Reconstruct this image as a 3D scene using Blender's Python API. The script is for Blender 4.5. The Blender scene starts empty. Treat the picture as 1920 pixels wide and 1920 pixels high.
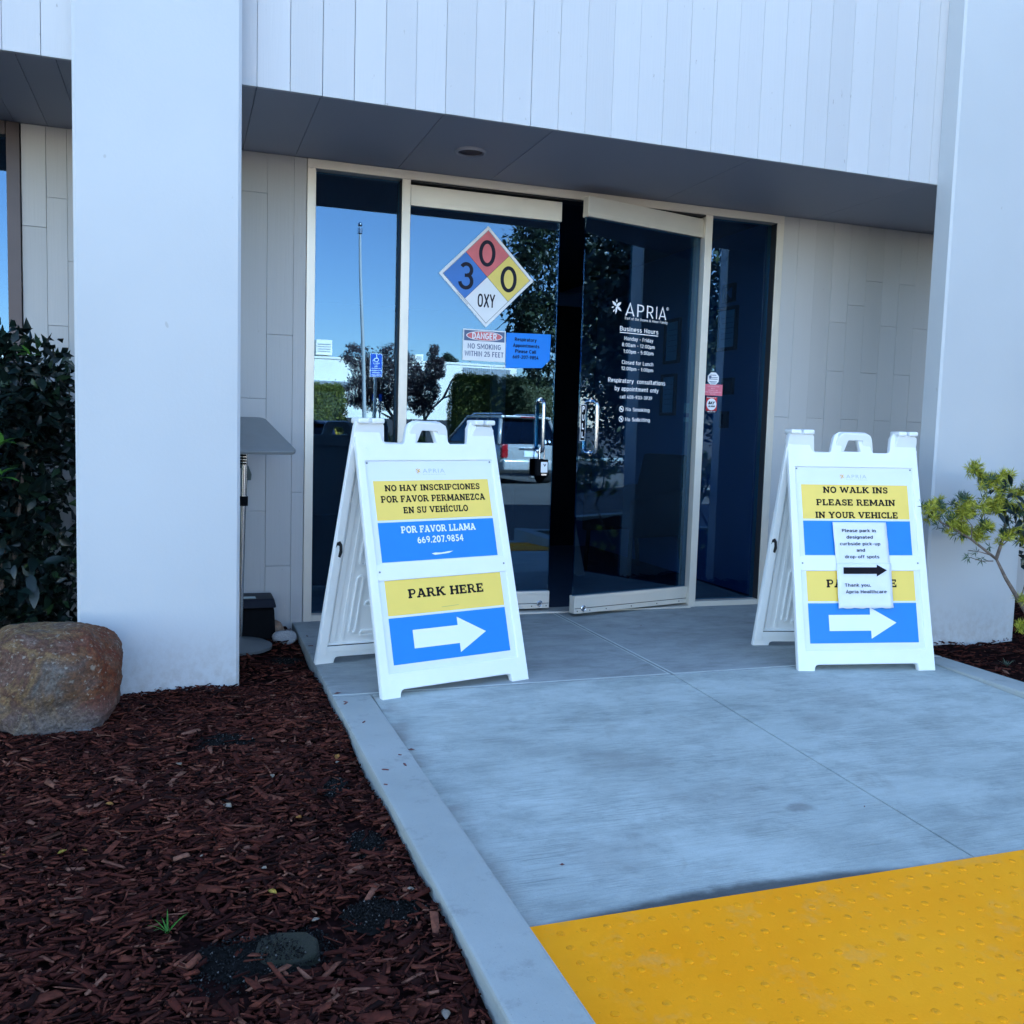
import bpy, bmesh, math, random
import numpy as np
from mathutils import Matrix, Vector
R = math.radians
random.seed(7); rng = np.random.default_rng(7)
sc = bpy.context.scene
col = sc.collection

# ---------------------------------------------------------------- camera
F, YAW, PITCH, ROLL = 1762.0, .3388, .0868, -.0298
CAM = Vector((-.6316, -5.0198, 1.05))
fw = Vector((math.sin(YAW)*math.cos(PITCH), math.cos(YAW)*math.cos(PITCH), -math.sin(PITCH)))
r0 = Vector((math.cos(YAW), -math.sin(YAW), 0)); d0 = fw.cross(r0)
rt = r0*math.cos(ROLL) + d0*math.sin(ROLL); dn = -r0*math.sin(ROLL) + d0*math.cos(ROLL)
cam = bpy.data.cameras.new('camera'); cam.sensor_width = 36; cam.lens = F/1920*36
cam.clip_start = .05; cam.clip_end = 2000
co = bpy.data.objects.new('camera', cam); col.objects.link(co)
m = Matrix.Identity(4)
for i in range(3):
    m[i][0] = rt[i]; m[i][1] = -dn[i]; m[i][2] = -fw[i]; m[i][3] = CAM[i]
co.matrix_world = m
sc.camera = co
# ---------------------------------------------------------------- light
SUN_EL, SUN_AZ = R(33), R(28)          # azimuth from +Y (behind the building) towards +X
w = bpy.data.worlds.new('World'); sc.world = w; w.use_nodes = True
nt = w.node_tree; bg = nt.nodes['Background']
sky = nt.nodes.new('ShaderNodeTexSky'); sky.sky_type = 'NISHITA'; sky.sun_disc = False
sky.sun_elevation = SUN_EL; sky.sun_rotation = SUN_AZ; sky.air_density = 1.0; sky.dust_density = .15; sky.ozone_density = 2.0
nt.links.new(sky.outputs[0], bg.inputs[0]); bg.inputs[1].default_value = .075
sl = bpy.data.lights.new('sun', 'SUN'); sl.energy = 4.6; sl.angle = R(.53); sl.color = (1, .95, .87)
so = bpy.data.objects.new('sun', sl); col.objects.link(so)
sd = Vector((math.sin(SUN_AZ)*math.cos(SUN_EL), math.cos(SUN_AZ)*math.cos(SUN_EL), math.sin(SUN_EL)))
so.rotation_euler = sd.to_track_quat('Z', 'Y').to_euler(); so.location = (0, 0, 30)
vs = sc.view_settings; vs.view_transform = 'Standard'; vs.look = 'None'; vs.exposure = 3.36; vs.gamma = 1; vs.use_curve_mapping = False
sc.render.engine = 'CYCLES'
cy = sc.cycles; cy.max_bounces = 8; cy.diffuse_bounces = 4; cy.glossy_bounces = 5; cy.transmission_bounces = 4; cy.transparent_max_bounces = 16
cy.caustics_reflective = False; cy.caustics_refractive = False; cy.use_denoising = True; cy.sample_clamp_indirect = 6

# ---------------------------------------------------------------- object helpers
MAT4 = {}
def reg(o, M): MAT4[o.name] = M
def tag(o, label=None, cat=None, group=None, kind=None):
    if label: o['label'] = label
    if cat: o['category'] = cat
    if group: o['group'] = group
    if kind: o['kind'] = kind
    return o
def thing(name, loc, label, cat, group=None, rz=0.0):
    o = bpy.data.objects.new(name, None); col.objects.link(o)
    o.location = loc; o.rotation_euler = (0, 0, rz); o.empty_display_size = .05
    reg(o, Matrix.Translation(Vector(loc)) @ Matrix.Rotation(rz, 4, 'Z'))
    return tag(o, label, cat, group)
def link_mesh(name, me, mat, parent=None, kind=None, loc=None):
    o = bpy.data.objects.new(name, me); col.objects.link(o)
    if mat is not None:
        me.materials.clear(); me.materials.append(mat)
    if parent is not None: o.parent = parent
    if kind: o['kind'] = kind
    if loc is not None: o.location = loc
    reg(o, MAT4.get(parent.name, Matrix.Identity(4)) if parent is not None else Matrix.Identity(4))
    return o
def obj(name, bm, mat, parent=None, kind=None, world=False, bevel=0, seg=2, smooth=False, loc=None):
    """turn a bmesh into ONE object; world=True: the bmesh is in world coordinates"""
    if bevel: bmesh.ops.bevel(bm, geom=list(bm.edges), offset=bevel, segments=seg, affect='EDGES', profile=.6, clamp_overlap=True)
    if world and parent is not None: bm.transform(MAT4[parent.name].inverted())
    if loc is not None: bm.transform(Matrix.Translation(-Vector(loc)))
    me = bpy.data.meshes.new(name); bm.to_mesh(me); bm.free()
    if smooth:
        for p in me.polygons: p.use_smooth = True
        if smooth != 'all': me.set_sharp_from_angle(angle=R(35))
    return link_mesh(name, me, mat, parent, kind, loc)
def BM(): return bmesh.new()
def box(bm, x0, x1, y0, y1, z0, z1, M=None):
    vs_ = [Vector((x, y, z)) for z in (z0, z1) for y in (y0, y1) for x in (x0, x1)]
    if M is not None: vs_ = [M @ v for v in vs_]
    v = [bm.verts.new(p) for p in vs_]
    for f in ((0, 2, 3, 1), (4, 5, 7, 6), (0, 1, 5, 4), (2, 6, 7, 3), (0, 4, 6, 2), (1, 3, 7, 5)): bm.faces.new([v[i] for i in f])
    return v
def tube(bm, pts, rad, seg=10, cap=True):
    pts = [Vector(p) for p in pts]; n = len(pts)
    rads = rad if isinstance(rad, (list, tuple)) else [rad]*n
    up = None; rings = []
    for i, p in enumerate(pts):
        t = (pts[min(i+1, n-1)] - pts[max(i-1, 0)]).normalized()
        if up is None:
            up = Vector((0, 0, 1)) if abs(t.z) < .9 else Vector((1, 0, 0))
        a = t.cross(up).normalized(); b = a.cross(t).normalized(); up = b
        rings.append([bm.verts.new(p + (a*math.cos(k*2*math.pi/seg) + b*math.sin(k*2*math.pi/seg))*rads[i]) for k in range(seg)])
    for i in range(n-1):
        for k in range(seg):
            bm.faces.new((rings[i][k], rings[i][(k+1) % seg], rings[i+1][(k+1) % seg], rings[i+1][k]))
    if cap:
        bm.faces.new(rings[0][::-1]); bm.faces.new(rings[-1])
    bmesh.ops.recalc_face_normals(bm, faces=bm.faces)
def lathe(bm, prof, seg=24, c=(0, 0, 0)):
    rings = [[bm.verts.new((c[0]+r*math.cos(k*2*math.pi/seg), c[1]+r*math.sin(k*2*math.pi/seg), c[2]+z)) for k in range(seg)] for r, z in prof]
    for i in range(len(prof)-1):
        for k in range(seg): bm.faces.new((rings[i][k], rings[i][(k+1) % seg], rings[i+1][(k+1) % seg], rings[i+1][k]))
    bm.faces.new(rings[0][::-1]); bm.faces.new(rings[-1])
def rrect(x0, x1, y0, y1, r, n=5):
    P = []
    for cx, cy_, a in ((x1-r, y0+r, -90), (x1-r, y1-r, 0), (x0+r, y1-r, 90), (x0+r, y0+r, 180)):
        for k in range(n+1):
            t = R(a + 90*k/n); P.append((cx+r*math.cos(t), cy_+r*math.sin(t)))
    return P
def circ(cx, cy_, rx, ry=None, n=28): ry = ry or rx; return [(cx+rx*math.cos(2*math.pi*k/n), cy_+ry*math.sin(2*math.pi*k/n)) for k in range(n)]
def curve_mesh(loops, ext, bev=0, res=1):
    """closed 2-D loops (holes allowed) -> solid mesh in XY, thickness 2*(ext) about z=0"""
    cu = bpy.data.curves.new('tmp', 'CURVE'); cu.dimensions = '2D'; cu.fill_mode = 'BOTH'; cu.extrude = ext; cu.bevel_depth = bev; cu.bevel_resolution = res
    for lp in loops:
        sp = cu.splines.new('POLY'); sp.points.add(len(lp)-1); sp.use_cyclic_u = True
        for i, p in enumerate(lp): sp.points[i].co = (p[0], p[1], 0, 1)
    o = bpy.data.objects.new('tmp', cu); col.objects.link(o)
    bpy.context.view_layer.update()
    me = bpy.data.meshes.new_from_object(o.evaluated_get(bpy.context.evaluated_depsgraph_get()))
    bpy.data.objects.remove(o); bpy.data.curves.remove(cu)
    return me
UP = Matrix.Rotation(R(90), 4, 'X')      # XY drawing -> XZ plane, its front towards -Y
def plate(name, loops, y_front, thick, mat, parent, M=None, bev=0, smooth=False):
    """flat solid seen from -Y, front face at local y_front"""
    me = curve_mesh(loops, max(thick/2-bev, 1e-5), bev)
    T = Matrix.Translation((0, y_front+thick/2, 0)) @ UP
    if M is not None: T = M @ T
    me.transform(T)
    if smooth:
        for p in me.polygons: p.use_smooth = True
        me.set_sharp_from_angle(angle=R(40))
    return link_mesh(name, me, mat, parent)
def rect(x0, x1, z0, z1): return [(x0, z0), (x1, z0), (x1, z1), (x0, z1)]
_tc = {}
def text_mesh(s, weight=0.0, spacing=1.0, shear=0.0):
    key = (s, weight, spacing, shear)
    if key in _tc: return _tc[key].copy()
    cu = bpy.data.curves.new('tmp', 'FONT'); cu.body = s; cu.offset = weight; cu.space_character = spacing; cu.resolution_u = 3; cu.shear = shear
    o = bpy.data.objects.new('tmp', cu); col.objects.link(o); bpy.context.view_layer.update()
    me = bpy.data.meshes.new_from_object(o.evaluated_get(bpy.context.evaluated_depsgraph_get()))
    bpy.data.objects.remove(o); bpy.data.curves.remove(cu)
    _tc[key] = me
    return me.copy()
def bbox(me):
    a = np.empty(len(me.vertices)*3); me.vertices.foreach_get('co', a); a = a.reshape(-1, 3); return a.min(0), a.max(0)
CAPH = {}
def words(name, s, x0, x1, zb, zt, mat, parent, M=None, weight=0.0, yf=-.0006, slab=False, mirror=False, spacing=1.0, shear=0.0, sans=None):
    """lettering whose ink spans x0..x1 and whose capitals stand zb..zt, in front of the plane y=yf"""
    if slab: me = slab_text(s)
    elif sans: me = sans_text(s, sans); slab = True
    else: me = text_mesh(s, weight, spacing, shear)
    lo, hi = bbox(me)
    if slab: ch, base = 1.0, 0.0
    else:
        if weight not in CAPH:
            a, b = bbox(text_mesh('H', weight)); CAPH[weight] = (a[1], b[1]-a[1])
        base, ch = CAPH[weight]
    sx = (x1-x0)/(hi[0]-lo[0]); sz = (zt-zb)/ch
    T = Matrix.Translation((x0, yf, zb)) @ Matrix.Diagonal((sx, 1, sz, 1)) @ Matrix.Translation((-lo[0], 0, -base)) @ UP
    if slab: T = Matrix.Translation((x0, yf, zb)) @ Matrix.Diagonal((sx, 1, sz, 1)) @ Matrix.Translation((-lo[0], 0, 0)) @ UP
    if M is not None: T = M @ T
    me.transform(T)
    o = link_mesh(name, me, mat, parent)
    return o
# ---- slab-serif capitals drawn from strokes
def _poly(bm, pts, w, z, closed=False):
    n = len(pts); L = []; Rr = []
    for i in range(n):
        if closed: a, b, c = pts[i-1], pts[i], pts[(i+1) % n]
        else: a, b, c = pts[max(i-1, 0)], pts[i], pts[min(i+1, n-1)]
        d1 = Vector((b[0]-a[0], b[1]-a[1])); d2 = Vector((c[0]-b[0], c[1]-b[1]))
        if d1.length < 1e-6: d1 = d2
        if d2.length < 1e-6: d2 = d1
        d1.normalize(); d2.normalize(); t = (d1+d2).normalized(); nrm = Vector((-t.y, t.x))
        k = w/2/max(.4, nrm.dot(Vector((-d1.y, d1.x))))
        L.append(bm.verts.new((b[0]+nrm.x*k, b[1]+nrm.y*k, z))); Rr.append(bm.verts.new((b[0]-nrm.x*k, b[1]-nrm.y*k, z)))
    for i in range(n if closed else n-1):
        j = (i+1) % n
        bm.faces.new((L[i], Rr[i], Rr[j], L[j]))
def _arc(cx, cy_, rx, ry, a0, a1, n=12): return [(cx+rx*math.cos(R(a0+(a1-a0)*k/n)), cy_+ry*math.sin(R(a0+(a1-a0)*k/n))) for k in range(n+1)]
T_, H_ = .25, .175
def S(x, lo=1, hi=1, b=.20, y0=0, y1=1):
    r = [('b', x-T_/2, y0, x+T_/2, y1)]
    if lo: r.append(('b', x-b, y0, x+b, y0+H_))
    if hi: r.append(('b', x-b, y1-H_, x+b, y1))
    return r
def hb(x0, x1, y): return [('b', x0, y-H_/2, x1, y+H_/2)]
def pl(*p, w=T_): return [('p', list(p), w)]
GL = {
 'N': (1.04, S(.2, 1, 0) + [('b', 0, 1-H_, .3, 1)] + pl((.2, .93), (.84, .07), w=.24) + [('b', .84-T_/2+.03, 0, .84+T_/2-.03, 1), ('b', .64, 1-H_, 1.04, 1)]),
 'O': (.96, [('o', .48, .5, .36, .42, .21)]),
 'H': (1.04, S(.21) + S(.83) + hb(.2, .84, .5)),
 'A': (1.04, pl((.17, .05), (.47, .95), w=.17) + pl((.52, .95), (.85, .05), w=.24) + hb(.25, .75, .33) + [('b', 0, 0, .36, H_), ('b', .64, 0, 1.04, H_), ('b', .3, 1-H_, .62, 1)]),
 'Y': (1.0, pl((.17, .95), (.5, .45), w=.24) + pl((.83, .95), (.5, .45), w=.18) + [('b', .5-T_/2, 0, .5+T_/2, .52), ('b', .3, 0, .7, H_), ('b', 0, 1-H_, .38, 1), ('b', .64, 1-H_, 1.0, 1)]),
 'I': (.44, S(.22, b=.21)),
 'S': (.80, [('p', _arc(.4, .72, .25, .2, 20, 270, 14) + _arc(.4, .28, .27, .2, 90, -160, 14)[0:], .19), ('b', .62, .62, .74, .96), ('b', .04, .04, .16, .36)]),
 'C': (.88, [('p', _arc(.5, .5, .37, .41, 40, 325, 20), .2), ('b', .74, .62, .86, .96)]),
 'R': (1.0, S(.2) + [('p', [(.2, .925), (.5, .925)] + _arc(.52, .7, .2, .225, 90, -90, 8) + [(.2, .475)], .16)] + pl((.5, .5), (.8, .06), w=.22) + [('b', .66, 0, 1.0, H_), ('b', .62, .56, .72, .84)]),
 'P': (.88, S(.2) + [('p', [(.2, .925), (.5, .925)] + _arc(.52, .69, .22, .235, 90, -90, 8) + [(.2, .455)], .16), ('b', .64, .54, .75, .84)]),
 'E': (.86, S(.2, b=.2) + [('b', .2, 0, .78, H_), ('b', .2, 1-H_, .76, 1), ('b', .66, 0, .8, .34), ('b', .64, .68, .78, 1), ('b', .2, .43, .56, .57), ('b', .5, .34, .6, .66)]),
 'F': (.82, S(.2, b=.2) + [('b', .2, 1-H_, .76, 1), ('b', .64, .66, .78, 1), ('b', .2, .43, .56, .57), ('b', .5, .34, .6, .66)]),
 'V': (1.02, pl((.17, .95), (.5, .05), w=.24) + pl((.53, .05), (.84, .95), w=.17) + [('b', 0, 1-H_, .38, 1), ('b', .66, 1-H_, 1.02, 1)]),
 'M': (1.26, S(.2) + S(1.06) + pl((.22, .93), (.63, .2), w=.22) + pl((.63, .2), (1.04, .93), w=.18)),
 'Z': (.84, [('b', .06, 1-H_, .76, 1), ('b', .06, 0, .78, H_), ('b', .06, .68, .19, 1), ('b', .66, 0, .8, .34)] + pl((.66, .9), (.18, .1), w=.23)),
 'U': (1.0, [('b', .08, 1-H_, .42, 1), ('b', .62, 1-H_, .98, 1)] + [('p', [(.22, .98), (.22, .36)] + _arc(.5, .36, .28, .27, 180, 360, 12) + [(.78, .98)], .2)]),
 'L': (.84, S(.2) + [('b', .2, 0, .76, H_), ('b', .64, 0, .79, .38)]),
 'W': (1.42, pl((.16, .95), (.42, .05), w=.22) + pl((.42, .05), (.7, .9), w=.17) + pl((.7, .9), (.98, .05), w=.22) + pl((1.0, .05), (1.26, .95), w=.17) + [('b', 0, 1-H_, .34, 1), ('b', 1.1, 1-H_, 1.42, 1)]),
 'K': (1.04, S(.2) + pl((.25, .42), (.78, .93), w=.18) + pl((.44, .58), (.84, .06), w=.24) + [('b', .62, 1-H_, .98, 1), ('b', .66, 0, 1.04, H_)]),
 '0': (.82, [('o', .41, .5, .29, .41, .2)]), '6': (.8, [('o', .4, .31, .27, .22, .18), ('p', _arc(.66, .34, .54, .56, 178, 112, 8), .19)]),
 '9': (.8, [('o', .4, .69, .27, .22, .18), ('p', _arc(.14, .66, .54, .56, -2, -68, 8), .19)]),
 '2': (.8, [('p', _arc(.4, .7, .26, .21, 165, -20, 10) + [(.14, .1)], .19), ('b', .1, 0, .74, .17)]),
 '7': (.76, [('b', .06, .83, .72, 1)] + pl((.62, .86), (.32, 0), w=.21)), '.': (.3, [('b', .05, 0, .25, .2)]),
 '8': (.8, [('o', .4, .73, .22, .18, .17), ('o', .4, .28, .27, .2, .18)]),
 '5': (.8, [('b', .16, .83, .7, 1), ('b', .16, .5, .33, 1), ('p', _arc(.38, .33, .27, .24, 120, -150, 12), .19)]),
 '4': (.84, [('b', .46, 0, .66, 1), ('b', .05, .24, .78, .39)] + pl((.52, .92), (.12, .34), w=.17)),
}
def slab_text(s):
    bm = BM(); x = 0; dz = 0
    for ch in s:
        if ch == ' ': x += .46; continue
        acc = ch == 'Í'
        if acc: ch = 'I'
        wdt, prims = GL[ch]
        for p in prims:
            dz += 3e-5
            if p[0] == 'b':
                v = [bm.verts.new((x+a, b, dz)) for a, b in ((p[1], p[2]), (p[3], p[2]), (p[3], p[4]), (p[1], p[4]))]; bm.faces.new(v)
            elif p[0] == 'p': _poly(bm, [(x+a, b) for a, b in p[1]], p[2], dz)
            else: _poly(bm, [(x+a, b) for a, b in circ(p[1], p[2], p[3], p[4], 22)], p[5], dz, closed=True)
        if acc: _poly(bm, [(x+.16, 1.07), (x+.32, 1.27)], .15, dz)
        dz = dz % 3e-4
        x += wdt + .05
    me = bpy.data.meshes.new('slab'); bm.to_mesh(me); bm.free(); return me

# ---- monoline condensed sans (signage lettering) drawn from strokes
def _se(cx, cy_, rx, ry, a0, a1, n=14, e=.78):
    P = []
    for k in range(n+1):
        a = R(a0+(a1-a0)*k/n); c, s = math.cos(a), math.sin(a)
        P.append((cx+rx*math.copysign(abs(c)**e, c), cy_+ry*math.copysign(abs(s)**e, s)))
    return P
def _o(cx, cy_, rx, ry): return ('c', _se(cx, cy_, rx, ry, 0, 360-360/18, 17))
def _l(*p): return ('l', list(p))
_X, _B = .675, .065
SN = {
 'a': (.50, [_l((.09, .56), (.13, .64), (.20, _X), (.30, _X), (.38, .63), (.41, .53), (.41, 0)), _l((.41, .40), (.22, .40), (.12, .35), (.09, .24), (.12, .11), (.20, _B), (.28, _B), (.37, .11), (.41, .18))]),
 'b': (.52, [_l((.09, 0), (.09, 1)), _o(.27, .37, .18, .305)]), 'd': (.52, [_l((.43, 0), (.43, 1)), _o(.25, .37, .18, .305)]),
 'c': (.44, [('l', _se(.26, .37, .18, .305, 48, 312))]), 'o': (.52, [_o(.26, .37, .18, .305)]),
 'e': (.50, [('l', [(.09, .37), (.42, .37)] + _se(.255, .37, .17, .305, 0, 310, 16)[0:])]),
 'f': (.34, [_l((.33, .935), (.24, .935), (.17, .90), (.14, .80), (.14, 0)), _l((.0, .68), (.31, .68))]),
 'g': (.52, [_o(.25, .37, .18, .305), _l((.43, .72), (.43, -.02), (.38, -.14), (.28, -.18), (.12, -.17))]),
 'h': (.52, [_l((.09, 0), (.09, 1)), _l((.09, .52), (.14, .63), (.24, _X), (.34, _X), (.41, .61), (.43, .5), (.43, 0))]),
 'i': (.20, [_l((.10, 0), (.10, .74)), _l((.10, .86), (.10, 1.0))]), 'l': (.22, [_l((.09, 1), (.09, .13), (.13, _B), (.22, _B))]),
 'k': (.48, [_l((.09, 0), (.09, 1)), _l((.42, .74), (.12, .34)), _l((.20, .44), (.44, 0))]),
 'm': (.80, [_l((.09, 0), (.09, .74)), _l((.09, .52), (.14, .63), (.23, _X), (.31, _X), (.38, .61), (.40, .5), (.40, 0)), _l((.40, .52), (.45, .63), (.54, _X), (.62, _X), (.69, .61), (.71, .5), (.71, 0))]),
 'n': (.52, [_l((.09, 0), (.09, .74)), _l((.09, .52), (.14, .63), (.24, _X), (.34, _X), (.41, .61), (.43, .5), (.43, 0))]),
 'p': (.52, [_l((.09, -.22), (.09, .74)), _o(.27, .37, .18, .305)]), 'r': (.37, [_l((.09, 0), (.09, .74)), _l((.09, .52), (.14, .62), (.23, _X), (.34, .66))]),
 's': (.46, [_l((.39, .60), (.31, _X), (.17, _X), (.09, .61), (.09, .47), (.16, .40), (.31, .35), (.39, .28), (.39, .14), (.31, _B), (.16, _B), (.07, .13))]),
 't': (.36, [_l((.14, .95), (.14, .16), (.19, _B), (.33, _B)), _l((.0, .68), (.32, .68))]),
 'u': (.52, [_l((.43, 0), (.43, .74)), _l((.43, .22), (.38, .11), (.28, _B), (.18, _B), (.11, .13), (.09, .24), (.09, .74))]),
 'w': (.74, [_l((.06, .74), (.20, .04), (.37, .66), (.54, .04), (.68, .74))]), 'y': (.48, [_l((.05, .74), (.25, .06)), _l((.43, .74), (.20, -.10), (.13, -.18), (.03, -.18))]),
 'A': (.62, [_l((.05, 0), (.31, .97), (.57, 0)), _l((.13, .26), (.49, .26))]),
 'B': (.60, [_l((.10, 0), (.10, 1)), _l((.10, .935), (.32, .935), (.43, .89), (.47, .75), (.43, .60), (.32, .53), (.10, .53)), _l((.32, .53), (.46, .46), (.51, .30), (.46, .13), (.33, _B), (.10, _B))]),
 'C': (.58, [('l', _se(.31, .5, .22, .435, 42, 318, 16))]), 'D': (.60, [_l((.10, 0), (.10, 1)), _l((.10, .935), (.30, .935), (.45, .85), (.50, .65), (.50, .35), (.45, .15), (.30, _B), (.10, _B))]),
 'E': (.52, [_l((.46, .935), (.10, .935), (.10, _B), (.46, _B)), _l((.10, .5), (.41, .5))]), 'F': (.52, [_l((.10, 0), (.10, .935), (.47, .935)), _l((.10, .5), (.42, .5))]),
 'G': (.62, [('l', _se(.31, .5, .22, .435, 42, 330, 16) + [(.53, .46), (.33, .46)])]), 'H': (.62, [_l((.10, 0), (.10, 1)), _l((.52, 0), (.52, 1)), _l((.10, .5), (.52, .5))]),
 'I': (.22, [_l((.11, 0), (.11, 1))]), 'K': (.58, [_l((.10, 0), (.10, 1)), _l((.52, 1), (.13, .42)), _l((.24, .56), (.54, 0))]), 'L': (.50, [_l((.10, 1), (.10, _B), (.46, _B))]),
 'M': (.76, [_l((.10, 0), (.10, .95), (.38, .32), (.66, .95), (.66, 0))]), 'N': (.64, [_l((.10, 0), (.10, .93), (.54, .07), (.54, 1))]),
 'O': (.62, [_o(.31, .5, .22, .435)]), 'P': (.58, [_l((.10, 0), (.10, 1)), _l((.10, .935), (.33, .935), (.46, .87), (.49, .70), (.46, .53), (.33, .45), (.10, .45))]),
 'R': (.60, [_l((.10, 0), (.10, 1)), _l((.10, .935), (.33, .935), (.46, .87), (.49, .70), (.46, .53), (.33, .45), (.10, .45)), _l((.30, .45), (.52, 0))]),
 'S': (.56, [_l((.49, .80), (.42, .90), (.33, .935), (.22, .935), (.12, .88), (.08, .75), (.12, .61), (.27, .53), (.42, .45), (.49, .33), (.47, .16), (.37, _B), (.21, _B), (.07, .17))]),
 'T': (.54, [_l((.27, 0), (.27, .98)), _l((.02, .935), (.52, .935))]), 'W': (.86, [_l((.05, 1), (.22, .05), (.43, .88), (.64, .05), (.81, 1))]), 'X': (.58, [_l((.05, 0), (.53, 1)), _l((.05, 1), (.53, 0))]),
 'Y': (.56, [_l((.04, 1), (.28, .46), (.52, 1)), _l((.28, .5), (.28, 0))]), 'U': (.62, [_l((.10, 1), (.10, .28), (.16, .12), (.27, _B), (.35, _B), (.46, .12), (.52, .28), (.52, 1))]),
 '0': (.58, [_o(.29, .5, .20, .435)]), '1': (.40, [_l((.06, .76), (.25, .93), (.25, 0))]),
 '2': (.56, [_l((.09, .74), (.14, .88), (.27, .935), (.40, .88), (.46, .74), (.42, .58), (.09, _B+.02), (.50, _B))]),
 '3': (.56, [_l((.09, .80), (.17, .91), (.29, .935), (.41, .88), (.45, .75), (.41, .61), (.27, .54)), _l((.27, .54), (.42, .47), (.48, .31), (.42, .12), (.29, _B), (.16, .09), (.07, .22))]),
 '4': (.58, [_l((.33, 1), (.08, .24), (.53, .24)), _l((.40, .55), (.40, 0))]), '5': (.56, [_l((.46, .935), (.13, .935), (.11, .50), (.20, .58), (.31, .59), (.43, .52), (.48, .33), (.42, .13), (.29, _B), (.16, .09), (.07, .20))]),
 '6': (.58, [_o(.29, .33, .19, .265), _l((.42, 1), (.16, .55), (.11, .40))]), '7': (.54, [_l((.06, .72), (.06, .935), (.47, .935), (.22, 0))]),
 '8': (.58, [_o(.29, .29, .20, .225), _o(.29, .73, .17, .205)]), '9': (.58, [_o(.29, .67, .19, .265), _l((.16, 0), (.42, .45), (.47, .60))]),
 '-': (.40, [_l((.05, .42), (.35, .42))]), ':': (.22, [_l((.11, .0), (.11, .15)), _l((.11, .52), (.11, .67))]), ',': (.22, [_l((.13, .14), (.08, -.12))]), '.': (.22, [_l((.11, 0), (.11, .14))]),
 '&': (.66, [_l((.60, .0), (.18, .66), (.18, .85), (.28, .935), (.40, .86), (.38, .70), (.12, .42), (.08, .22), (.16, .09), (.28, _B), (.42, .13), (.54, .40))]),
 '$': (.56, [_l((.49, .78), (.33, .90), (.20, .88), (.09, .72), (.27, .53), (.48, .33), (.37, .10), (.21, .10), (.07, .2)), _l((.28, -.05), (.28, 1.05))]),
}
def sans_text(s, w=.14, track=.07):
    bm = BM(); x = 0; dz = 0
    for ch in s:
        if ch == ' ': x += .27+track; continue
        wd, st = SN[ch]
        for kind, P in st:
            dz = (dz+3e-5) % 2.4e-4
            _poly(bm, [(x+a, b) for a, b in P], w, dz, closed=(kind == 'c'))
        x += wd+track
    me = bpy.data.meshes.new('sans'); bm.to_mesh(me); bm.free(); return me

# ---------------------------------------------------------------- materials
MATS = {}
def nodes(name):
    m_ = bpy.data.materials.new(name); m_.use_nodes = True; MATS[name] = m_
    return m_, m_.node_tree, m_.node_tree.nodes['Principled BSDF']
def N(t, ty, **kw):
    n = t.nodes.new(ty)
    for k, v in kw.items(): setattr(n, k, v)
    return n
def mixc(t, fac, a, b, mode='MIX'):
    n = N(t, 'ShaderNodeMix', data_type='RGBA', blend_type=mode)
    for sock, v in ((n.inputs[0], fac), (n.inputs[6], a), (n.inputs[7], b)):
        if hasattr(v, 'is_linked'): t.links.new(v, sock)
        else: sock.default_value = v if not isinstance(v, tuple) or len(v) == 4 else (*v, 1)
    return n.outputs[2]
def coords(t, scale=(1, 1, 1), obj_space=False):
    g = N(t, 'ShaderNodeTexCoord'); mp = N(t, 'ShaderNodeMapping'); mp.inputs['Scale'].default_value = scale
    geo = N(t, 'ShaderNodeNewGeometry')
    t.links.new(g.outputs['Object'] if obj_space else geo.outputs['Position'], mp.inputs['Vector'])
    return mp.outputs['Vector']
def noise(t, vec, scale, detail=4, rough=.55, dist=0):
    n = N(t, 'ShaderNodeTexNoise'); n.inputs['Scale'].default_value = scale; n.inputs['Detail'].default_value = detail
    n.inputs['Roughness'].default_value = rough; n.inputs['Distortion'].default_value = dist; t.links.new(vec, n.inputs['Vector']); return n.outputs['Fac']
def ramp(t, fac, stops):
    n = N(t, 'ShaderNodeValToRGB'); e = n.color_ramp.elements
    while len(e) < len(stops): e.new(.5)
    for i, (p, c) in enumerate(stops):
        e[i].position = p; e[i].color = (*c, 1) if not isinstance(c, (int, float)) else (c, c, c, 1)
    t.links.new(fac, n.inputs[0]); return n.outputs[0]
def bump(t, b, h, strength, dist=.01):
    n = N(t, 'ShaderNodeBump'); n.inputs['Strength'].default_value = strength; n.inputs['Distance'].default_value = dist
    t.links.new(h, n.inputs['Height']); t.links.new(n.outputs[0], b.inputs['Normal'])
def plain(name, c, rough=.5, metal=0, var=.08, sc_=8, bmp=0, coat=0, spec=None):
    m_, t, b = nodes(name); v = coords(t)
    f = noise(t, v, sc_)
    lo = tuple(max(0, x*(1-var)) for x in c); hi = tuple(min(1, x*(1+var)) for x in c)
    t.links.new(mixc(t, ramp(t, f, [(.3, 0.0), (.7, 1.0)]), lo, hi), b.inputs['Base Color'])
    b.inputs['Roughness'].default_value = rough; b.inputs['Metallic'].default_value = metal; b.inputs['Coat Weight'].default_value = coat
    if spec is not None: b.inputs['Specular IOR Level'].default_value = spec
    if bmp: bump(t, b, noise(t, v, 60, 6), bmp, .002)
    return m_
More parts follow.
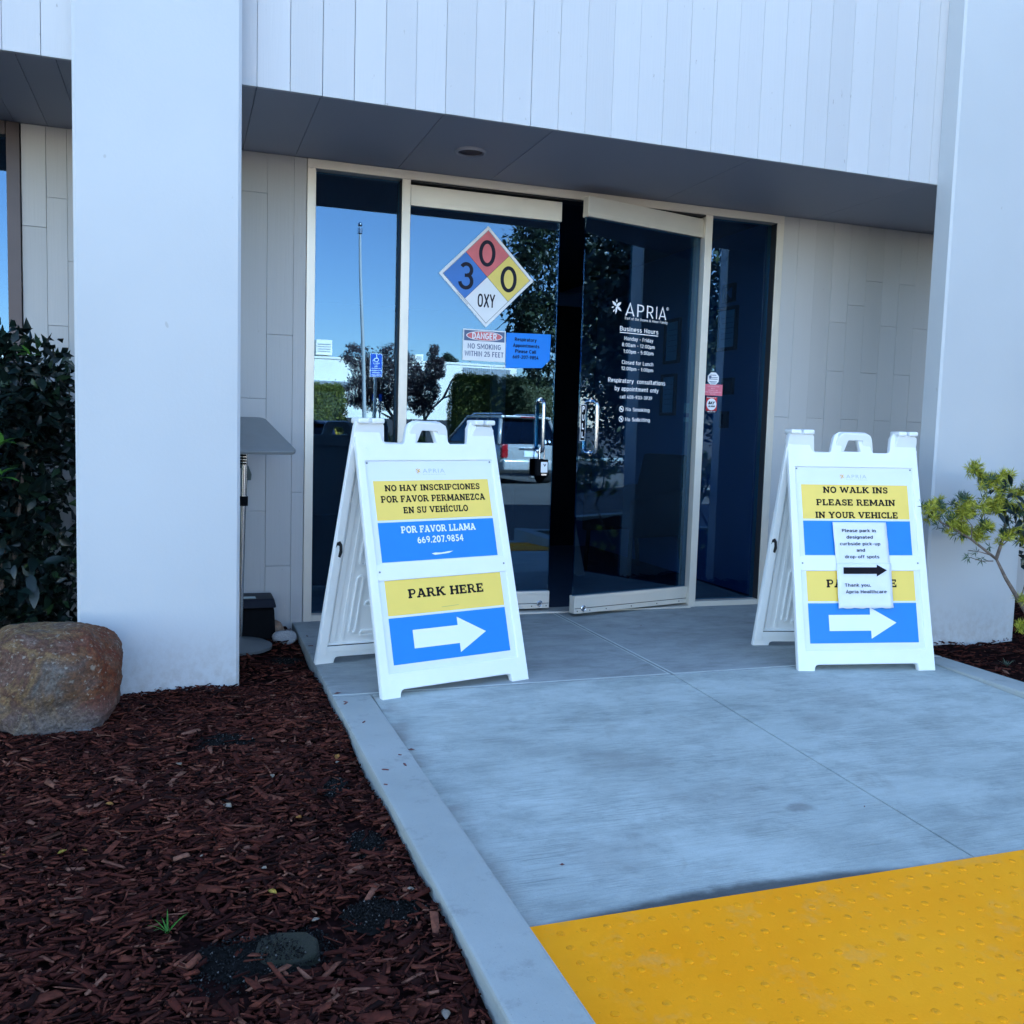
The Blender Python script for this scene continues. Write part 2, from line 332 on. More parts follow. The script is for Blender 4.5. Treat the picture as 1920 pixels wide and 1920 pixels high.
def painted_wood(name, c, grain=.25, rough=.55, per=.05):
    m_, t, b = nodes(name)
    v = coords(t, (38, 38, 1.3)); g = noise(t, v, 2.2, 6, .6, .6)
    v2 = coords(t); big = noise(t, v2, 1.2, 3); spot = noise(t, coords(t, (3, 3, 1)), 26, 2, .5)
    oi = N(t, 'ShaderNodeObjectInfo')
    base = mixc(t, oi.outputs['Random'], tuple(x*(1-per) for x in c), tuple(x*(1+per) for x in c))
    base = mixc(t, ramp(t, big, [(.35, 0.0), (.7, .35)]), base, tuple(x*.9 for x in c))
    base = mixc(t, ramp(t, spot, [(.74, 0.0), (.79, .45)]), base, (.16, .13, .11))
    t.links.new(base, b.inputs['Base Color']); b.inputs['Roughness'].default_value = rough
    bump(t, b, g, grain, .003); return m_
M_WALL = painted_wood('wall board paint', (.45, .455, .465), .35)
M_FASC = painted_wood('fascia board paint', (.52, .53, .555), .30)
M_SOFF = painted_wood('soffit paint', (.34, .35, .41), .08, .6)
def stucco():
    m_, t, b = nodes('pilaster paint'); v = coords(t)
    f1 = noise(t, v, .9, 3); f2 = noise(t, coords(t, (5, 5, 4)), 4.5, 6, .75)
    base = mixc(t, ramp(t, f1, [(.3, 0.0), (.7, 1.0)]), (.475, .50, .525), (.525, .55, .575))
    geo = N(t, 'ShaderNodeNewGeometry'); sx = N(t, 'ShaderNodeSeparateXYZ'); t.links.new(geo.outputs['Position'], sx.inputs[0])
    hgt = N(t, 'ShaderNodeMapRange'); t.links.new(sx.outputs['Z'], hgt.inputs[0]); hgt.inputs[1].default_value = -.02; hgt.inputs[2].default_value = .22; hgt.inputs[3].default_value = .40; hgt.inputs[4].default_value = 0
    mul = N(t, 'ShaderNodeMath', operation='MULTIPLY'); t.links.new(hgt.outputs[0], mul.inputs[0]); t.links.new(ramp(t, f2, [(.42, 0.0), (.62, 1.0)]), mul.inputs[1])
    base = mixc(t, mul.outputs[0], base, (.30, .25, .22))                       # mud splash at the foot
    nick = noise(t, coords(t, (1, 1, .6)), 17, 1, .4)
    base = mixc(t, ramp(t, nick, [(.80, 0.0), (.815, .4)]), base, (.3, .28, .26))
    t.links.new(base, b.inputs['Base Color']); b.inputs['Roughness'].default_value = .55
    vo = N(t, 'ShaderNodeTexVoronoi'); vo.feature = 'DISTANCE_TO_EDGE'; vo.inputs['Scale'].default_value = 1.1; t.links.new(coords(t, (1, 1, .35)), vo.inputs['Vector'])
    bump(t, b, noise(t, v, 70, 6, .7), .16, .004); return m_
M_PIL = stucco()
def concrete(name, c1, c2, broom=True, dark=.5, speck=True):
    m_, t, b = nodes(name); v = coords(t)
    f = noise(t, v, 1.6, 7, .62, .3); f2 = noise(t, v, 9, 6, .7)
    base = mixc(t, ramp(t, f, [(.32, 0.0), (.68, 1.0)]), c1, c2)
    base = mixc(t, ramp(t, f2, [(.56, 0.0), (.75, .55)]), base, tuple(x*dark for x in c1))
    if speck:
        f3 = noise(t, v, 150, 2, .6); base = mixc(t, ramp(t, f3, [(.66, 0.0), (.76, .5)]), base, tuple(x*.45 for x in c1))
        f4 = noise(t, coords(t, (1, 1, 1)), 3.1, 4, .8, 1.2); base = mixc(t, ramp(t, f4, [(.60, 0.0), (.70, .22)]), base, (.19, .16, .13))
    if broom:
        s = noise(t, coords(t, (7, 190, 1)), 1, 6, .78, .5); s2 = noise(t, coords(t, (2.5, 9, 1)), 1.3, 6, .7, .6)
        patch = noise(t, coords(t, (1.2, 2.2, 1)), 2.1, 4, .6)
        mk = N(t, 'ShaderNodeMath', operation='MULTIPLY'); t.links.new(ramp(t, s, [(.46, 0.0), (.62, .9)]), mk.inputs[0]); t.links.new(ramp(t, patch, [(.35, .15), (.62, 1.0)]), mk.inputs[1])
        base = mixc(t, mk.outputs[0], base, tuple(x*.66 for x in c1))
        base = mixc(t, ramp(t, s2, [(.42, .0), (.70, .40)]), base, tuple(min(1, x*1.15) for x in c2))
        sp = noise(t, v, 420, 3, .7); base = mixc(t, ramp(t, sp, [(.36, .30), (.46, 0.0)]), base, tuple(x*.5 for x in c1))
        base = mixc(t, ramp(t, noise(t, coords(t, (1.6, 3, 1)), 1.9, 7, .75), [(.46, 0.0), (.68, .55)]), base, tuple(x*.60 for x in c1))
        bump(t, b, s, .6, .005)
    else: bump(t, b, noise(t, v, 90, 5, .7), .5, .003)
    t.links.new(base, b.inputs['Base Color']); b.inputs['Roughness'].default_value = .85; b.inputs['Specular IOR Level'].default_value = .3
    return m_
M_CONC = concrete('broomed concrete', (.345, .395, .385), (.485, .545, .53))
def stain(m_):
    t = m_.node_tree; b = t.nodes['Principled BSDF']; prev = b.inputs['Base Color'].links[0].from_socket
    geo = N(t, 'ShaderNodeNewGeometry'); sx = N(t, 'ShaderNodeSeparateXYZ'); t.links.new(geo.outputs['Position'], sx.inputs[0])
    def math_(op, a, b_): 
        n = N(t, 'ShaderNodeMath', operation=op)
        for i, q in enumerate((a, b_)):
            if hasattr(q, 'is_linked'): t.links.new(q, n.inputs[i])
            else: n.inputs[i].default_value = q
        return n.outputs[0]
    nz = noise(t, coords(t), 7, 4, .6)
    # grime caught above the mat: a thin lens between x=.25 and x=1.2
    cx = math_('DIVIDE', math_('SUBTRACT', sx.outputs['X'], .68), .52); lens = math_('SUBTRACT', 1.0, math_('MULTIPLY', cx, cx))
    wd = math_('MULTIPLY', math_('MAXIMUM', lens, 0.0), math_('ADD', .020, math_('MULTIPLY', nz, .06)))
    d = math_('ABSOLUTE', math_('ADD', sx.outputs['Y'], 3.122), 0.0)
    mr = N(t, 'ShaderNodeMapRange'); mr.interpolation_type = 'SMOOTHSTEP'; t.links.new(math_('SUBTRACT', wd, d), mr.inputs[0]); mr.inputs[1].default_value = -.022; mr.inputs[2].default_value = .020; mr.inputs[3].default_value = 0; mr.inputs[4].default_value = .8
    c = mixc(t, mr.outputs[0], prev, (.012, .010, .014))
    # faint grime along the kerb and a scuff mark
    mr2 = N(t, 'ShaderNodeMapRange'); t.links.new(math_('SUBTRACT', sx.outputs['X'], .07), mr2.inputs[0]); mr2.inputs[1].default_value = .10; mr2.inputs[2].default_value = 0; mr2.inputs[3].default_value = 0; mr2.inputs[4].default_value = .75
    c = mixc(t, math_('MULTIPLY', mr2.outputs[0], ramp(t, nz, [(.42, 0.0), (.62, 1.0)])), c, (.20, .19, .18))
    for (px, py, rr_, k) in ((1.12, -2.72, .035, .5), (1.7, -2.1, .10, .22), (.75, -2.3, .16, .2), (.9, -2.62, .2, .18), (.45, -2.85, .15, .22), (1.95, -1.9, .12, .2)):
        dx = math_('MULTIPLY', math_('SUBTRACT', sx.outputs['X'], px), .7); dy = math_('SUBTRACT', sx.outputs['Y'], py)
        dd = math_('ADD', math_('SQRT', math_('ADD', math_('MULTIPLY', dx, dx), math_('MULTIPLY', dy, dy)), 0.0), math_('MULTIPLY', math_('SUBTRACT', nz, .5), rr_*1.6))
        m3 = N(t, 'ShaderNodeMapRange'); m3.interpolation_type = 'SMOOTHSTEP'; t.links.new(dd, m3.inputs[0]); m3.inputs[1].default_value = rr_; m3.inputs[2].default_value = rr_*.35; m3.inputs[3].default_value = 0; m3.inputs[4].default_value = k
        c = mixc(t, m3.outputs[0], c, (.15, .145, .14))
    t.links.new(c, b.inputs['Base Color'])
stain(M_CONC)
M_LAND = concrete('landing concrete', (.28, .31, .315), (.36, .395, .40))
M_KERB = concrete('kerb concrete', (.29, .32, .31), (.37, .40, .395), broom=False)
def asphalt():
    m_, t, b = nodes('asphalt'); v = coords(t)
    base = mixc(t, ramp(t, noise(t, v, .5, 4), [(.3, 0.0), (.7, 1.0)]), (.055, .055, .055), (.09, .088, .085))
    base = mixc(t, ramp(t, noise(t, v, 70, 3), [(.55, 0.0), (.7, .6)]), base, (.2, .18, .16))
    t.links.new(base, b.inputs['Base Color']); b.inputs['Roughness'].default_value = .9; bump(t, b, noise(t, v, 80, 4), .5, .01); return m_
M_ASPH = asphalt()
def island(name, stops, rough=.7, bmp=.3, sc_=60, trans=0, spec=.5):
    m_, t, b = nodes(name); g = N(t, 'ShaderNodeNewGeometry')
    c = ramp(t, g.outputs['Random Per Island'], stops)
    c = mixc(t, ramp(t, noise(t, coords(t), sc_, 3), [(.35, 0.0), (.65, .45)]), c, (.012, .008, .007), 'MIX') if bmp else c
    t.links.new(c, b.inputs['Base Color']); b.inputs['Roughness'].default_value = rough; b.inputs['Specular IOR Level'].default_value = spec
    if trans:
        ts = N(t, 'ShaderNodeBsdfTranslucent'); t.links.new(c, ts.inputs[0]); mx = N(t, 'ShaderNodeMixShader'); mx.inputs[0].default_value = trans
        out = t.nodes['Material Output']; t.links.new(b.outputs[0], mx.inputs[1]); t.links.new(ts.outputs[0], mx.inputs[2]); t.links.new(mx.outputs[0], out.inputs[0])
    return m_
M_CHIP = island('red brown bark mulch', [(0, (.011, .003, .003)), (.35, (.040, .0095, .008)), (.65, (.084, .020, .014)), (.93, (.14, .040, .026)), (1, (.24, .11, .075))], .95, .3, 90, spec=.08)
M_MULCHBASE = plain('mulch bed soil', (.012, .005, .005), .95, var=.6, sc_=60, bmp=.8, spec=.02)
M_SOIL = plain('dark soil', (.009, .009, .009), .95, var=.5, sc_=80, bmp=1, spec=.03)
M_GRIT = island('soil grit', [(0, (.006, .006, .006)), (.7, (.017, .017, .017)), (.96, (.035, .035, .035)), (1, (.2, .19, .18))], .95, 0, spec=.05)
M_ALU = plain('champagne aluminium', (.70, .66, .59), .42, .35, var=.05, sc_=3)
M_RAIL = plain('door rail aluminium', (.68, .65, .59), .38, .4, var=.05, sc_=4)
M_STEEL = plain('brushed steel', (.62, .64, .68), .22, 1.0, var=.05)
M_CHROME = plain('chrome tube', (.75, .77, .8), .12, 1.0, var=.02)
M_DARKGAP = plain('dark gap', (.012, .012, .014), .6)
M_BLACKP = plain('black plastic', (.005, .006, .008), .75, var=.2, spec=.05)
def glass(name, ior, tint):
    m_ = bpy.data.materials.new(name); m_.use_nodes = True; t = m_.node_tree; t.nodes.clear()
    out = N(t, 'ShaderNodeOutputMaterial'); mx = N(t, 'ShaderNodeMixShader'); lw = N(t, 'ShaderNodeLayerWeight'); lw.inputs[0].default_value = .5; pw = N(t, 'ShaderNodeMath', operation='POWER'); t.links.new(lw.outputs['Facing'], pw.inputs[0]); pw.inputs[1].default_value = 5
    f0 = ((ior-1)/(ior+1))**2; fr = N(t, 'ShaderNodeMapRange'); t.links.new(pw.outputs[0], fr.inputs[0]); fr.inputs[3].default_value = f0; fr.inputs[4].default_value = 1.0
    tr = N(t, 'ShaderNodeBsdfTransparent'); tr.inputs[0].default_value = (*tint, 1)
    gl = N(t, 'ShaderNodeBsdfGlossy'); gl.inputs['Roughness'].default_value = 0.0; gl.inputs[0].default_value = (.44, .70, 1, 1)
    wv = noise(t, coords(t), .9, 1); bp = N(t, 'ShaderNodeBump'); bp.inputs['Strength'].default_value = .025; bp.inputs['Distance'].default_value = .05
    t.links.new(wv, bp.inputs['Height']); t.links.new(bp.outputs[0], gl.inputs['Normal'])
    t.links.new(fr.outputs[0], mx.inputs[0]); t.links.new(tr.outputs[0], mx.inputs[1]); t.links.new(gl.outputs[0], mx.inputs[2]); t.links.new(mx.outputs[0], out.inputs[0])
    return m_
M_GLASS = glass('tinted door glass', 1.98, (.27, .52, .66))
M_WHITEPL = plain('white moulded plastic', (.80, .82, .825), .38, var=.03, sc_=5)
M_SHEET = plain('white sign sheet', (.72, .75, .78), .35, var=.015)
M_YEL = plain('printed yellow', (.88, .62, .115), .4, var=.02)
M_BLU = plain('printed blue', (.001, .205, .60), .4, var=.02)
M_INK = plain('black ink', (.012, .010, .014), .6, var=.1, spec=.06)
M_WINK = plain('white ink', (.80, .83, .86), .4, var=.01)
M_LOGO = plain('pale grey logo ink', (.36, .42, .58), .4, var=.01)
M_ORNG = plain('orange logo ink', (.75, .42, .08), .4, var=.05)
M_PAPER = plain('white paper', (.74, .76, .83), .7, var=.03, sc_=14)
M_VINYL = plain('white vinyl', (.82, .84, .88), .5, var=.01)
M_RED = plain('faded red print', (.62, .13, .15), .5, var=.12, sc_=14)
M_NFPAB = plain('blue print', (.03, .17, .55), .5, var=.05, sc_=14)
M_NFPAY = plain('yellow print', (.76, .60, .14), .5, var=.05, sc_=14)
M_NFPAW = plain('white print', (.74, .76, .80), .5, var=.03)
M_GREYINK = plain('grey ink', (.022, .024, .04), .6, spec=.08)
M_SLATE = plain('slate print', (.10, .14, .25), .5, spec=.2)
M_PINK = plain('faded pink sticker', (.70, .16, .23), .5, var=.04)
M_BRED = plain('red sticker', (.50, .01, .02), .4)
def bluefilm():
    m_, t, b = nodes('blue plastic film'); b.inputs['Base Color'].default_value = (.03, .34, 1.0, 1); b.inputs['Roughness'].default_value = .25; b.inputs['Specular IOR Level'].default_value = .2
    out = t.nodes['Material Output']; tr = N(t, 'ShaderNodeBsdfTransparent'); tr.inputs[0].default_value = (.10, .5, 1, 1)
    mx = N(t, 'ShaderNodeMixShader'); mx.inputs[0].default_value = .36; t.links.new(b.outputs[0], mx.inputs[1]); t.links.new(tr.outputs[0], mx.inputs[2]); t.links.new(mx.outputs[0], out.inputs[0])
    return m_
M_FILM = bluefilm()
def mat_yellow():
    m_, t, b = nodes('tactile yellow'); v = coords(t)
    c = mixc(t, ramp(t, noise(t, v, 2.0, 5, .6), [(.3, 0.0), (.7, 1.0)]), (.97, .315, .003), (1.0, .385, .010))
    c = mixc(t, ramp(t, noise(t, v, 11, 5, .7), [(.55, 0.0), (.75, .3)]), c, (.48, .33, .13))
    c = mixc(t, ramp(t, noise(t, v, 75, 3, .6), [(.68, 0.0), (.76, .55)]), c, (.20, .10, .03))
    t.links.new(c, b.inputs['Base Color']); b.inputs['Roughness'].default_value = .7; b.inputs['Specular IOR Level'].default_value = .12; bump(t, b, noise(t, v, 160, 3), .25, .002); return m_
M_TACT = mat_yellow()
def mat_dome():
    m_, t, b = nodes('tactile dome yellow'); v = coords(t)
    c = mixc(t, ramp(t, noise(t, v, 60, 4, .65), [(.46, 0.0), (.68, .6)]), (.95, .345, .006), (.45, .19, .02))
    t.links.new(c, b.inputs['Base Color']); b.inputs['Roughness'].default_value = .7; b.inputs['Specular IOR Level'].default_value = .12; return m_
M_DOME = mat_dome()
def rock(name, stops, sc_=4):
    m_, t, b = nodes(name); v = coords(t)
    f = noise(t, v, sc_, 8, .62, .9)
    c = ramp(t, f, stops); c = mixc(t, ramp(t, noise(t, v, sc_*14, 4, .7), [(.4, 0.0), (.7, .45)]), c, tuple(x*2.2 for x in stops[1][1]))
    c = mixc(t, ramp(t, noise(t, v, sc_*30, 3, .7), [(.55, 0.0), (.7, .5)]), c, tuple(x*.3 for x in stops[0][1]))
    t.links.new(c, b.inputs['Base Color']); b.inputs['Roughness'].default_value = .8; bump(t, b, noise(t, v, sc_*9, 8, .7), .9, .012); return m_
M_BOULD = rock('sandstone boulder', [(.25, (.16, .17, .18)), (.38, (.13, .10, .05)), (.46, (.17, .13, .05)), (.54, (.10, .045, .035)), (.64, (.17, .12, .09)), (.78, (.06, .03, .03))], 6.5)
M_ROCKW = rock('white speckled rock', [(.3, (.22, .23, .25)), (.7, (.36, .37, .39))], 18)
M_ROCKB = rock('brown pebble', [(.3, (.20, .11, .07)), (.7, (.34, .24, .18))], 16)
M_LEAFD = island('dark glossy shrub leaf', [(0, (.003, .008, .008)), (.6, (.006, .017, .014)), (.96, (.014, .035, .018)), (1, (.03, .07, .02))], .33, 0, trans=.05, spec=.35)
M_LEAFL = island('fresh green shrub leaf', [(0, (.05, .17, .03)), (1, (.12, .28, .05))], .35, 0, trans=.3)
M_NEED = island('yellow green needles', [(0, (.18, .21, .02)), (.5, (.38, .39, .03)), (1, (.55, .52, .08))], .5, 0, trans=.25)
M_NEEDD = island('dark green needles', [(0, (.015, .05, .03)), (1, (.05, .11, .05))], .45, 0, trans=.1)
M_BARK = plain('grey brown bark', (.16, .12, .10), .85, var=.35, sc_=40, bmp=.6)
M_PURP = island('purple tree leaf', [(0, (.028, .018, .022)), (.6, (.065, .045, .048)), (1, (.14, .10, .09))], .5, 0, trans=.15)
M_TREEG = island('dark evergreen leaf', [(0, (.008, .014, .008)), (.7, (.02, .035, .016)), (1, (.06, .08, .03))], .45, 0, trans=.1)
M_HEDGE = island('hedge leaf', [(0, (.07, .08, .012)), (.6, (.17, .19, .03)), (1, (.30, .30, .06))], .6, 0, trans=.2)
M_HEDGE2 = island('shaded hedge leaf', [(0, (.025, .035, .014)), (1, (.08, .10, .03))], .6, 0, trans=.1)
M_BLOOM = island('yellow orange flowers', [(0, (.10, .12, .03)), (.5, (.45, .28, .02)), (1, (.6, .38, .02))], .6, 0)
M_TILT = plain('white tilt-up wall', (.88, .80, .68), .8, var=.05, sc_=.6)
M_GREYM = plain('grey corrugated metal', (.30, .31, .32), .5, .2, var=.1, sc_=1)
M_TAN = plain('tan wall', (.62, .47, .34), .8, var=.05, sc_=.6)
M_DWALL = plain('dark low wall', (.03, .03, .035), .8)
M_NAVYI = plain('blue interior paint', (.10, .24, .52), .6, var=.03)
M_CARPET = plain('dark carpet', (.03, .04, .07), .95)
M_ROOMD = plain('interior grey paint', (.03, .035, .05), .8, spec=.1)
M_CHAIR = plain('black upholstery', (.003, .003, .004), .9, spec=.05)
M_PIC = plain('framed certificate paper', (.6, .7, .9), .5)
M_GREYTOP = plain('grey laminate', (.20, .215, .22), .4, var=.06)
M_CAR = plain('silver car paint', (.46, .46, .45), .3, .35, var=.02, coat=.5)
M_NAVYC = plain('navy car paint', (.012, .025, .06), .3, .2, var=.02, coat=.5)
M_CARG = glass('car glass', 1.9, (.10, .12, .14))
M_TAIL = plain('red lamp lens', (.30, .005, .01), .15, coat=1)
M_TYRE = plain('tyre rubber', (.015, .015, .016), .85)
M_BLUES = plain('sign blue', (.004, .09, .48), .4)
M_BODY = plain('office body render', (.55, .54, .52), .8)
M_WFRAME = plain('dark bronze window frame', (.05, .04, .045), .4, .4)
M_LEAFO = plain('dry orange leaf', (.42, .20, .05), .7, var=.35, sc_=60)
M_LEAFP = plain('dry pale leaf', (.42, .36, .30), .7, var=.3, sc_=60)
M_LEAFY = plain('dry yellow leaf', (.46, .33, .06), .7, var=.3, sc_=60)
M_LEAFR = plain('dark red leaf', (.13, .03, .03), .7, var=.3, sc_=60)
M_GRASS = plain('fresh green blade', (.06, .26, .03), .5, var=.2)
M_GRYG = plain('grey green blade', (.16, .22, .16), .6, var=.2)
M_TERRA = plain('terracotta', (.42, .13, .06), .8)
M_TOOLK = plain('green grey cane', (.07, .10, .10), .4)

def np_mesh(name, V, Fc):
    me = bpy.data.meshes.new(name); V = np.asarray(V, np.float32); Fc = np.asarray(Fc, np.int32); k = Fc.shape[1]
    me.vertices.add(len(V)); me.vertices.foreach_set('co', V.ravel())
    me.loops.add(Fc.size); me.loops.foreach_set('vertex_index', Fc.ravel())
    me.polygons.add(len(Fc)); me.polygons.foreach_set('loop_start', np.arange(len(Fc), dtype=np.int32)*k); me.polygons.foreach_set('loop_total', np.full(len(Fc), k, np.int32))
    me.update(calc_edges=True); return me

# ================================================================ GROUND
ZR = lambda y: (y+1.431)*.0435 if y < -1.431 else 0.0
def sheet(name, pts, mat, kind='structure', parent=None):
    bm = BM(); bm.faces.new([bm.verts.new(p) for p in pts]); return obj(name, bm, mat, parent, kind)
bm = BM()
ys = [-4.45, -12, -19, -44]; zs = [-.155, -.235, -.30, -.30]
for i in range(3):
    v = [bm.verts.new(p) for p in ((-60, ys[i+1], zs[i+1]), (70, ys[i+1], zs[i+1]), (70, ys[i], zs[i]), (-60, ys[i], zs[i]))]; bm.faces.new(v)
bmesh.ops.remove_doubles(bm, verts=bm.verts, dist=1e-4)
obj('parking_lot', bm, M_ASPH, kind='structure')
sheet('ground', [(-900, -900, -.36), (900, -900, -.36), (900, 900, -.36), (-900, 900, -.36)], M_ASPH)
bm = BM()
for k in range(9):
    x = -8.5+k*2.9; box(bm, x, x+.11, -20.5, -15.2, -.32, -.262)
    
obj('parking_stripes', bm, M_TILT, kind='structure')
bm = BM(); box(bm, -60, 70, -25.2, -25.0, -.4, -.16); obj('planter_kerb', bm, M_KERB, kind='structure', bevel=.02)
# concrete slabs: each one a slab of the setting
def slab(name, x0, x1, y0, y1, mat, zf=ZR, th=.16, bev=.004, dz=0.0):
    bm = BM(); v = [bm.verts.new((x, y, z)) for y in (y0, y1) for x in (x0, x1) for z in (zf(y)+dz-th, zf(y)+dz)]
    # order y0:(x0 b,t),(x1 b,t) ; y1: same
    for f in ((0, 4, 6, 2), (1, 3, 7, 5), (0, 2, 3, 1), (4, 5, 7, 6), (0, 1, 5, 4), (2, 6, 7, 3)): bm.faces.new([v[i] for i in f])
    bmesh.ops.recalc_face_normals(bm, faces=bm.faces)
    return obj(name, bm, mat, kind='structure', bevel=bev, seg=2)
slab('pavement_slab', -.082, 1.4045, -1.428, .10, M_LAND, bev=.0075)
slab('pavement_slab', 1.4105, 2.912, -1.428, .10, M_LAND, bev=.0075)
slab('pavement_slab', .071, 1.4055, -4.42, -1.4335, M_CONC)
slab('pavement_slab', 1.4105, 2.76, -4.42, -1.4335, M_CONC)
slab('kerb', -.082, .067, -4.45, -1.4335, M_KERB, zf=lambda y: 0.0, bev=.008)
slab('kerb', 2.764, 2.912, -4.45, -1.4335, M_KERB, zf=lambda y: 0.0, bev=.008)
slab('kerb', -9, -.086, -4.45, -4.30, M_KERB, zf=lambda y: -.01, bev=.007)
slab('kerb', 2.916, 12, -4.45, -4.30, M_KERB, zf=lambda y: -.01, bev=.007)

M_TOOL = plain('tooled concrete edge highlight', (.50, .55, .54), .8, var=.12, sc_=20)  # tooled edges beside the joints, their highlight put into a paler colour
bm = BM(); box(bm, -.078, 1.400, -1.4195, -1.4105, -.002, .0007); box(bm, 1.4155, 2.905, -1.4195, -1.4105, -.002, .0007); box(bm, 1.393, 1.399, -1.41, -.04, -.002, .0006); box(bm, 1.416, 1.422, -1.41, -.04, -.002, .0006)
obj('tooled_edge_highlight', bm, M_TOOL, kind='structure')
# tactile mat with domes
TM = thing('tactile_mat', (1.4, -3.6, ZR(-3.6)), 'yellow tactile warning mat with raised domes at the foot of the ramp', 'tactile mat')
bm = BM()
y0, y1 = -4.03, -3.122
v = [bm.verts.new((x, y, ZR(y)+dz)) for y in (y0, y1) for x in (.073, 2.756) for dz in (.001, .0065)]
for f in ((0, 4, 6, 2), (1, 3, 7, 5), (0, 2, 3, 1), (4, 5, 7, 6), (0, 1, 5, 4), (2, 6, 7, 3)): bm.faces.new([v[i] for i in f])
bmesh.ops.recalc_face_normals(bm, faces=bm.faces)
obj('mat_sheet', bm, M_TACT, TM, world=True, bevel=.0012, seg=1)
def dome_bm(c, seg=14):
    bm = BM(); lathe(bm, [(.0105, -.001), (.0092, .0008), (.0070, .0015), (.0040, .0017)], seg, c); return bm
me_d = None; rest = []; n = 0; cells = []
for j in range(15):
    y = -3.165-j*.0566
    for i in range(46): cells.append((.167+i*.0573, y))
cells.sort(key=lambda c: (c[0]-.2)**2*.45+(c[1]+3.5)**2)
vis = [c for c in cells if c[0] < 1.75 and c[1] > -3.75][:298]
for c in cells:
    z = ZR(c[1])+.0065
    if c in vis:
        if me_d is None:
            bm = dome_bm((0, 0, 0)); me_d = bpy.data.meshes.new('dome'); bm.to_mesh(me_d); bm.free(); me_d.materials.append(M_DOME)
            for p in me_d.polygons: p.use_smooth = True
        o = bpy.data.objects.new('dome', me_d); col.objects.link(o); o.parent = TM; o.location = Vector((c[0], c[1], z))-TM.location
        o.rotation_euler = (R(2.5), 0, random.random()*6); s = random.uniform(.9, 1.05); o.scale = (s, s, random.uniform(.8, 1.05))
    else: rest.append((c[0], c[1], z))
bm = BM()
for c in rest: lathe(bm, [(.0105, -.001), (.0070, .0015), (.004, .0017)], 8, c)
obj('far_domes', bm, M_DOME, TM, 'stuff', world=True, smooth='all')

# mulch beds
PATCH = [(-.52, -3.14, .13, .12), (-.40, -3.08, .11, .09), (-.20, -3.03, .10, .075), (-.50, -1.74, .11, .10), (-.20, -2.25, .05, .09), (-.17, -2.65, .06, .09), (-.20, -.62, .10, .08)]
def hgt(x, y):
    return -.045+.012*math.sin(x*5.1+1.3)*math.cos(y*4.3)+.008*math.sin(x*13+y*9)
def bed(x0, x1, y0_, y1_, name):
    nx, ny = int((x1-x0)/.06), int((y1_-y0_)/.06)
    xs = np.linspace(x0, x1, nx+1); yy = np.linspace(y0_, y1_, ny+1)
    V = [(x, y, hgt(x, y)-.004) for y in yy for x in xs]
    Fc = [(j*(nx+1)+i, j*(nx+1)+i+1, (j+1)*(nx+1)+i+1, (j+1)*(nx+1)+i) for j in range(ny) for i in range(nx)]
    me = np_mesh(name, V, Fc); return link_mesh(name, me, M_MULCHBASE, kind='structure')
bed(-9, -.083, -4.30, .0, 'flower_bed'); bed(2.913, 9, -4.30, 0.0, 'flower_bed')
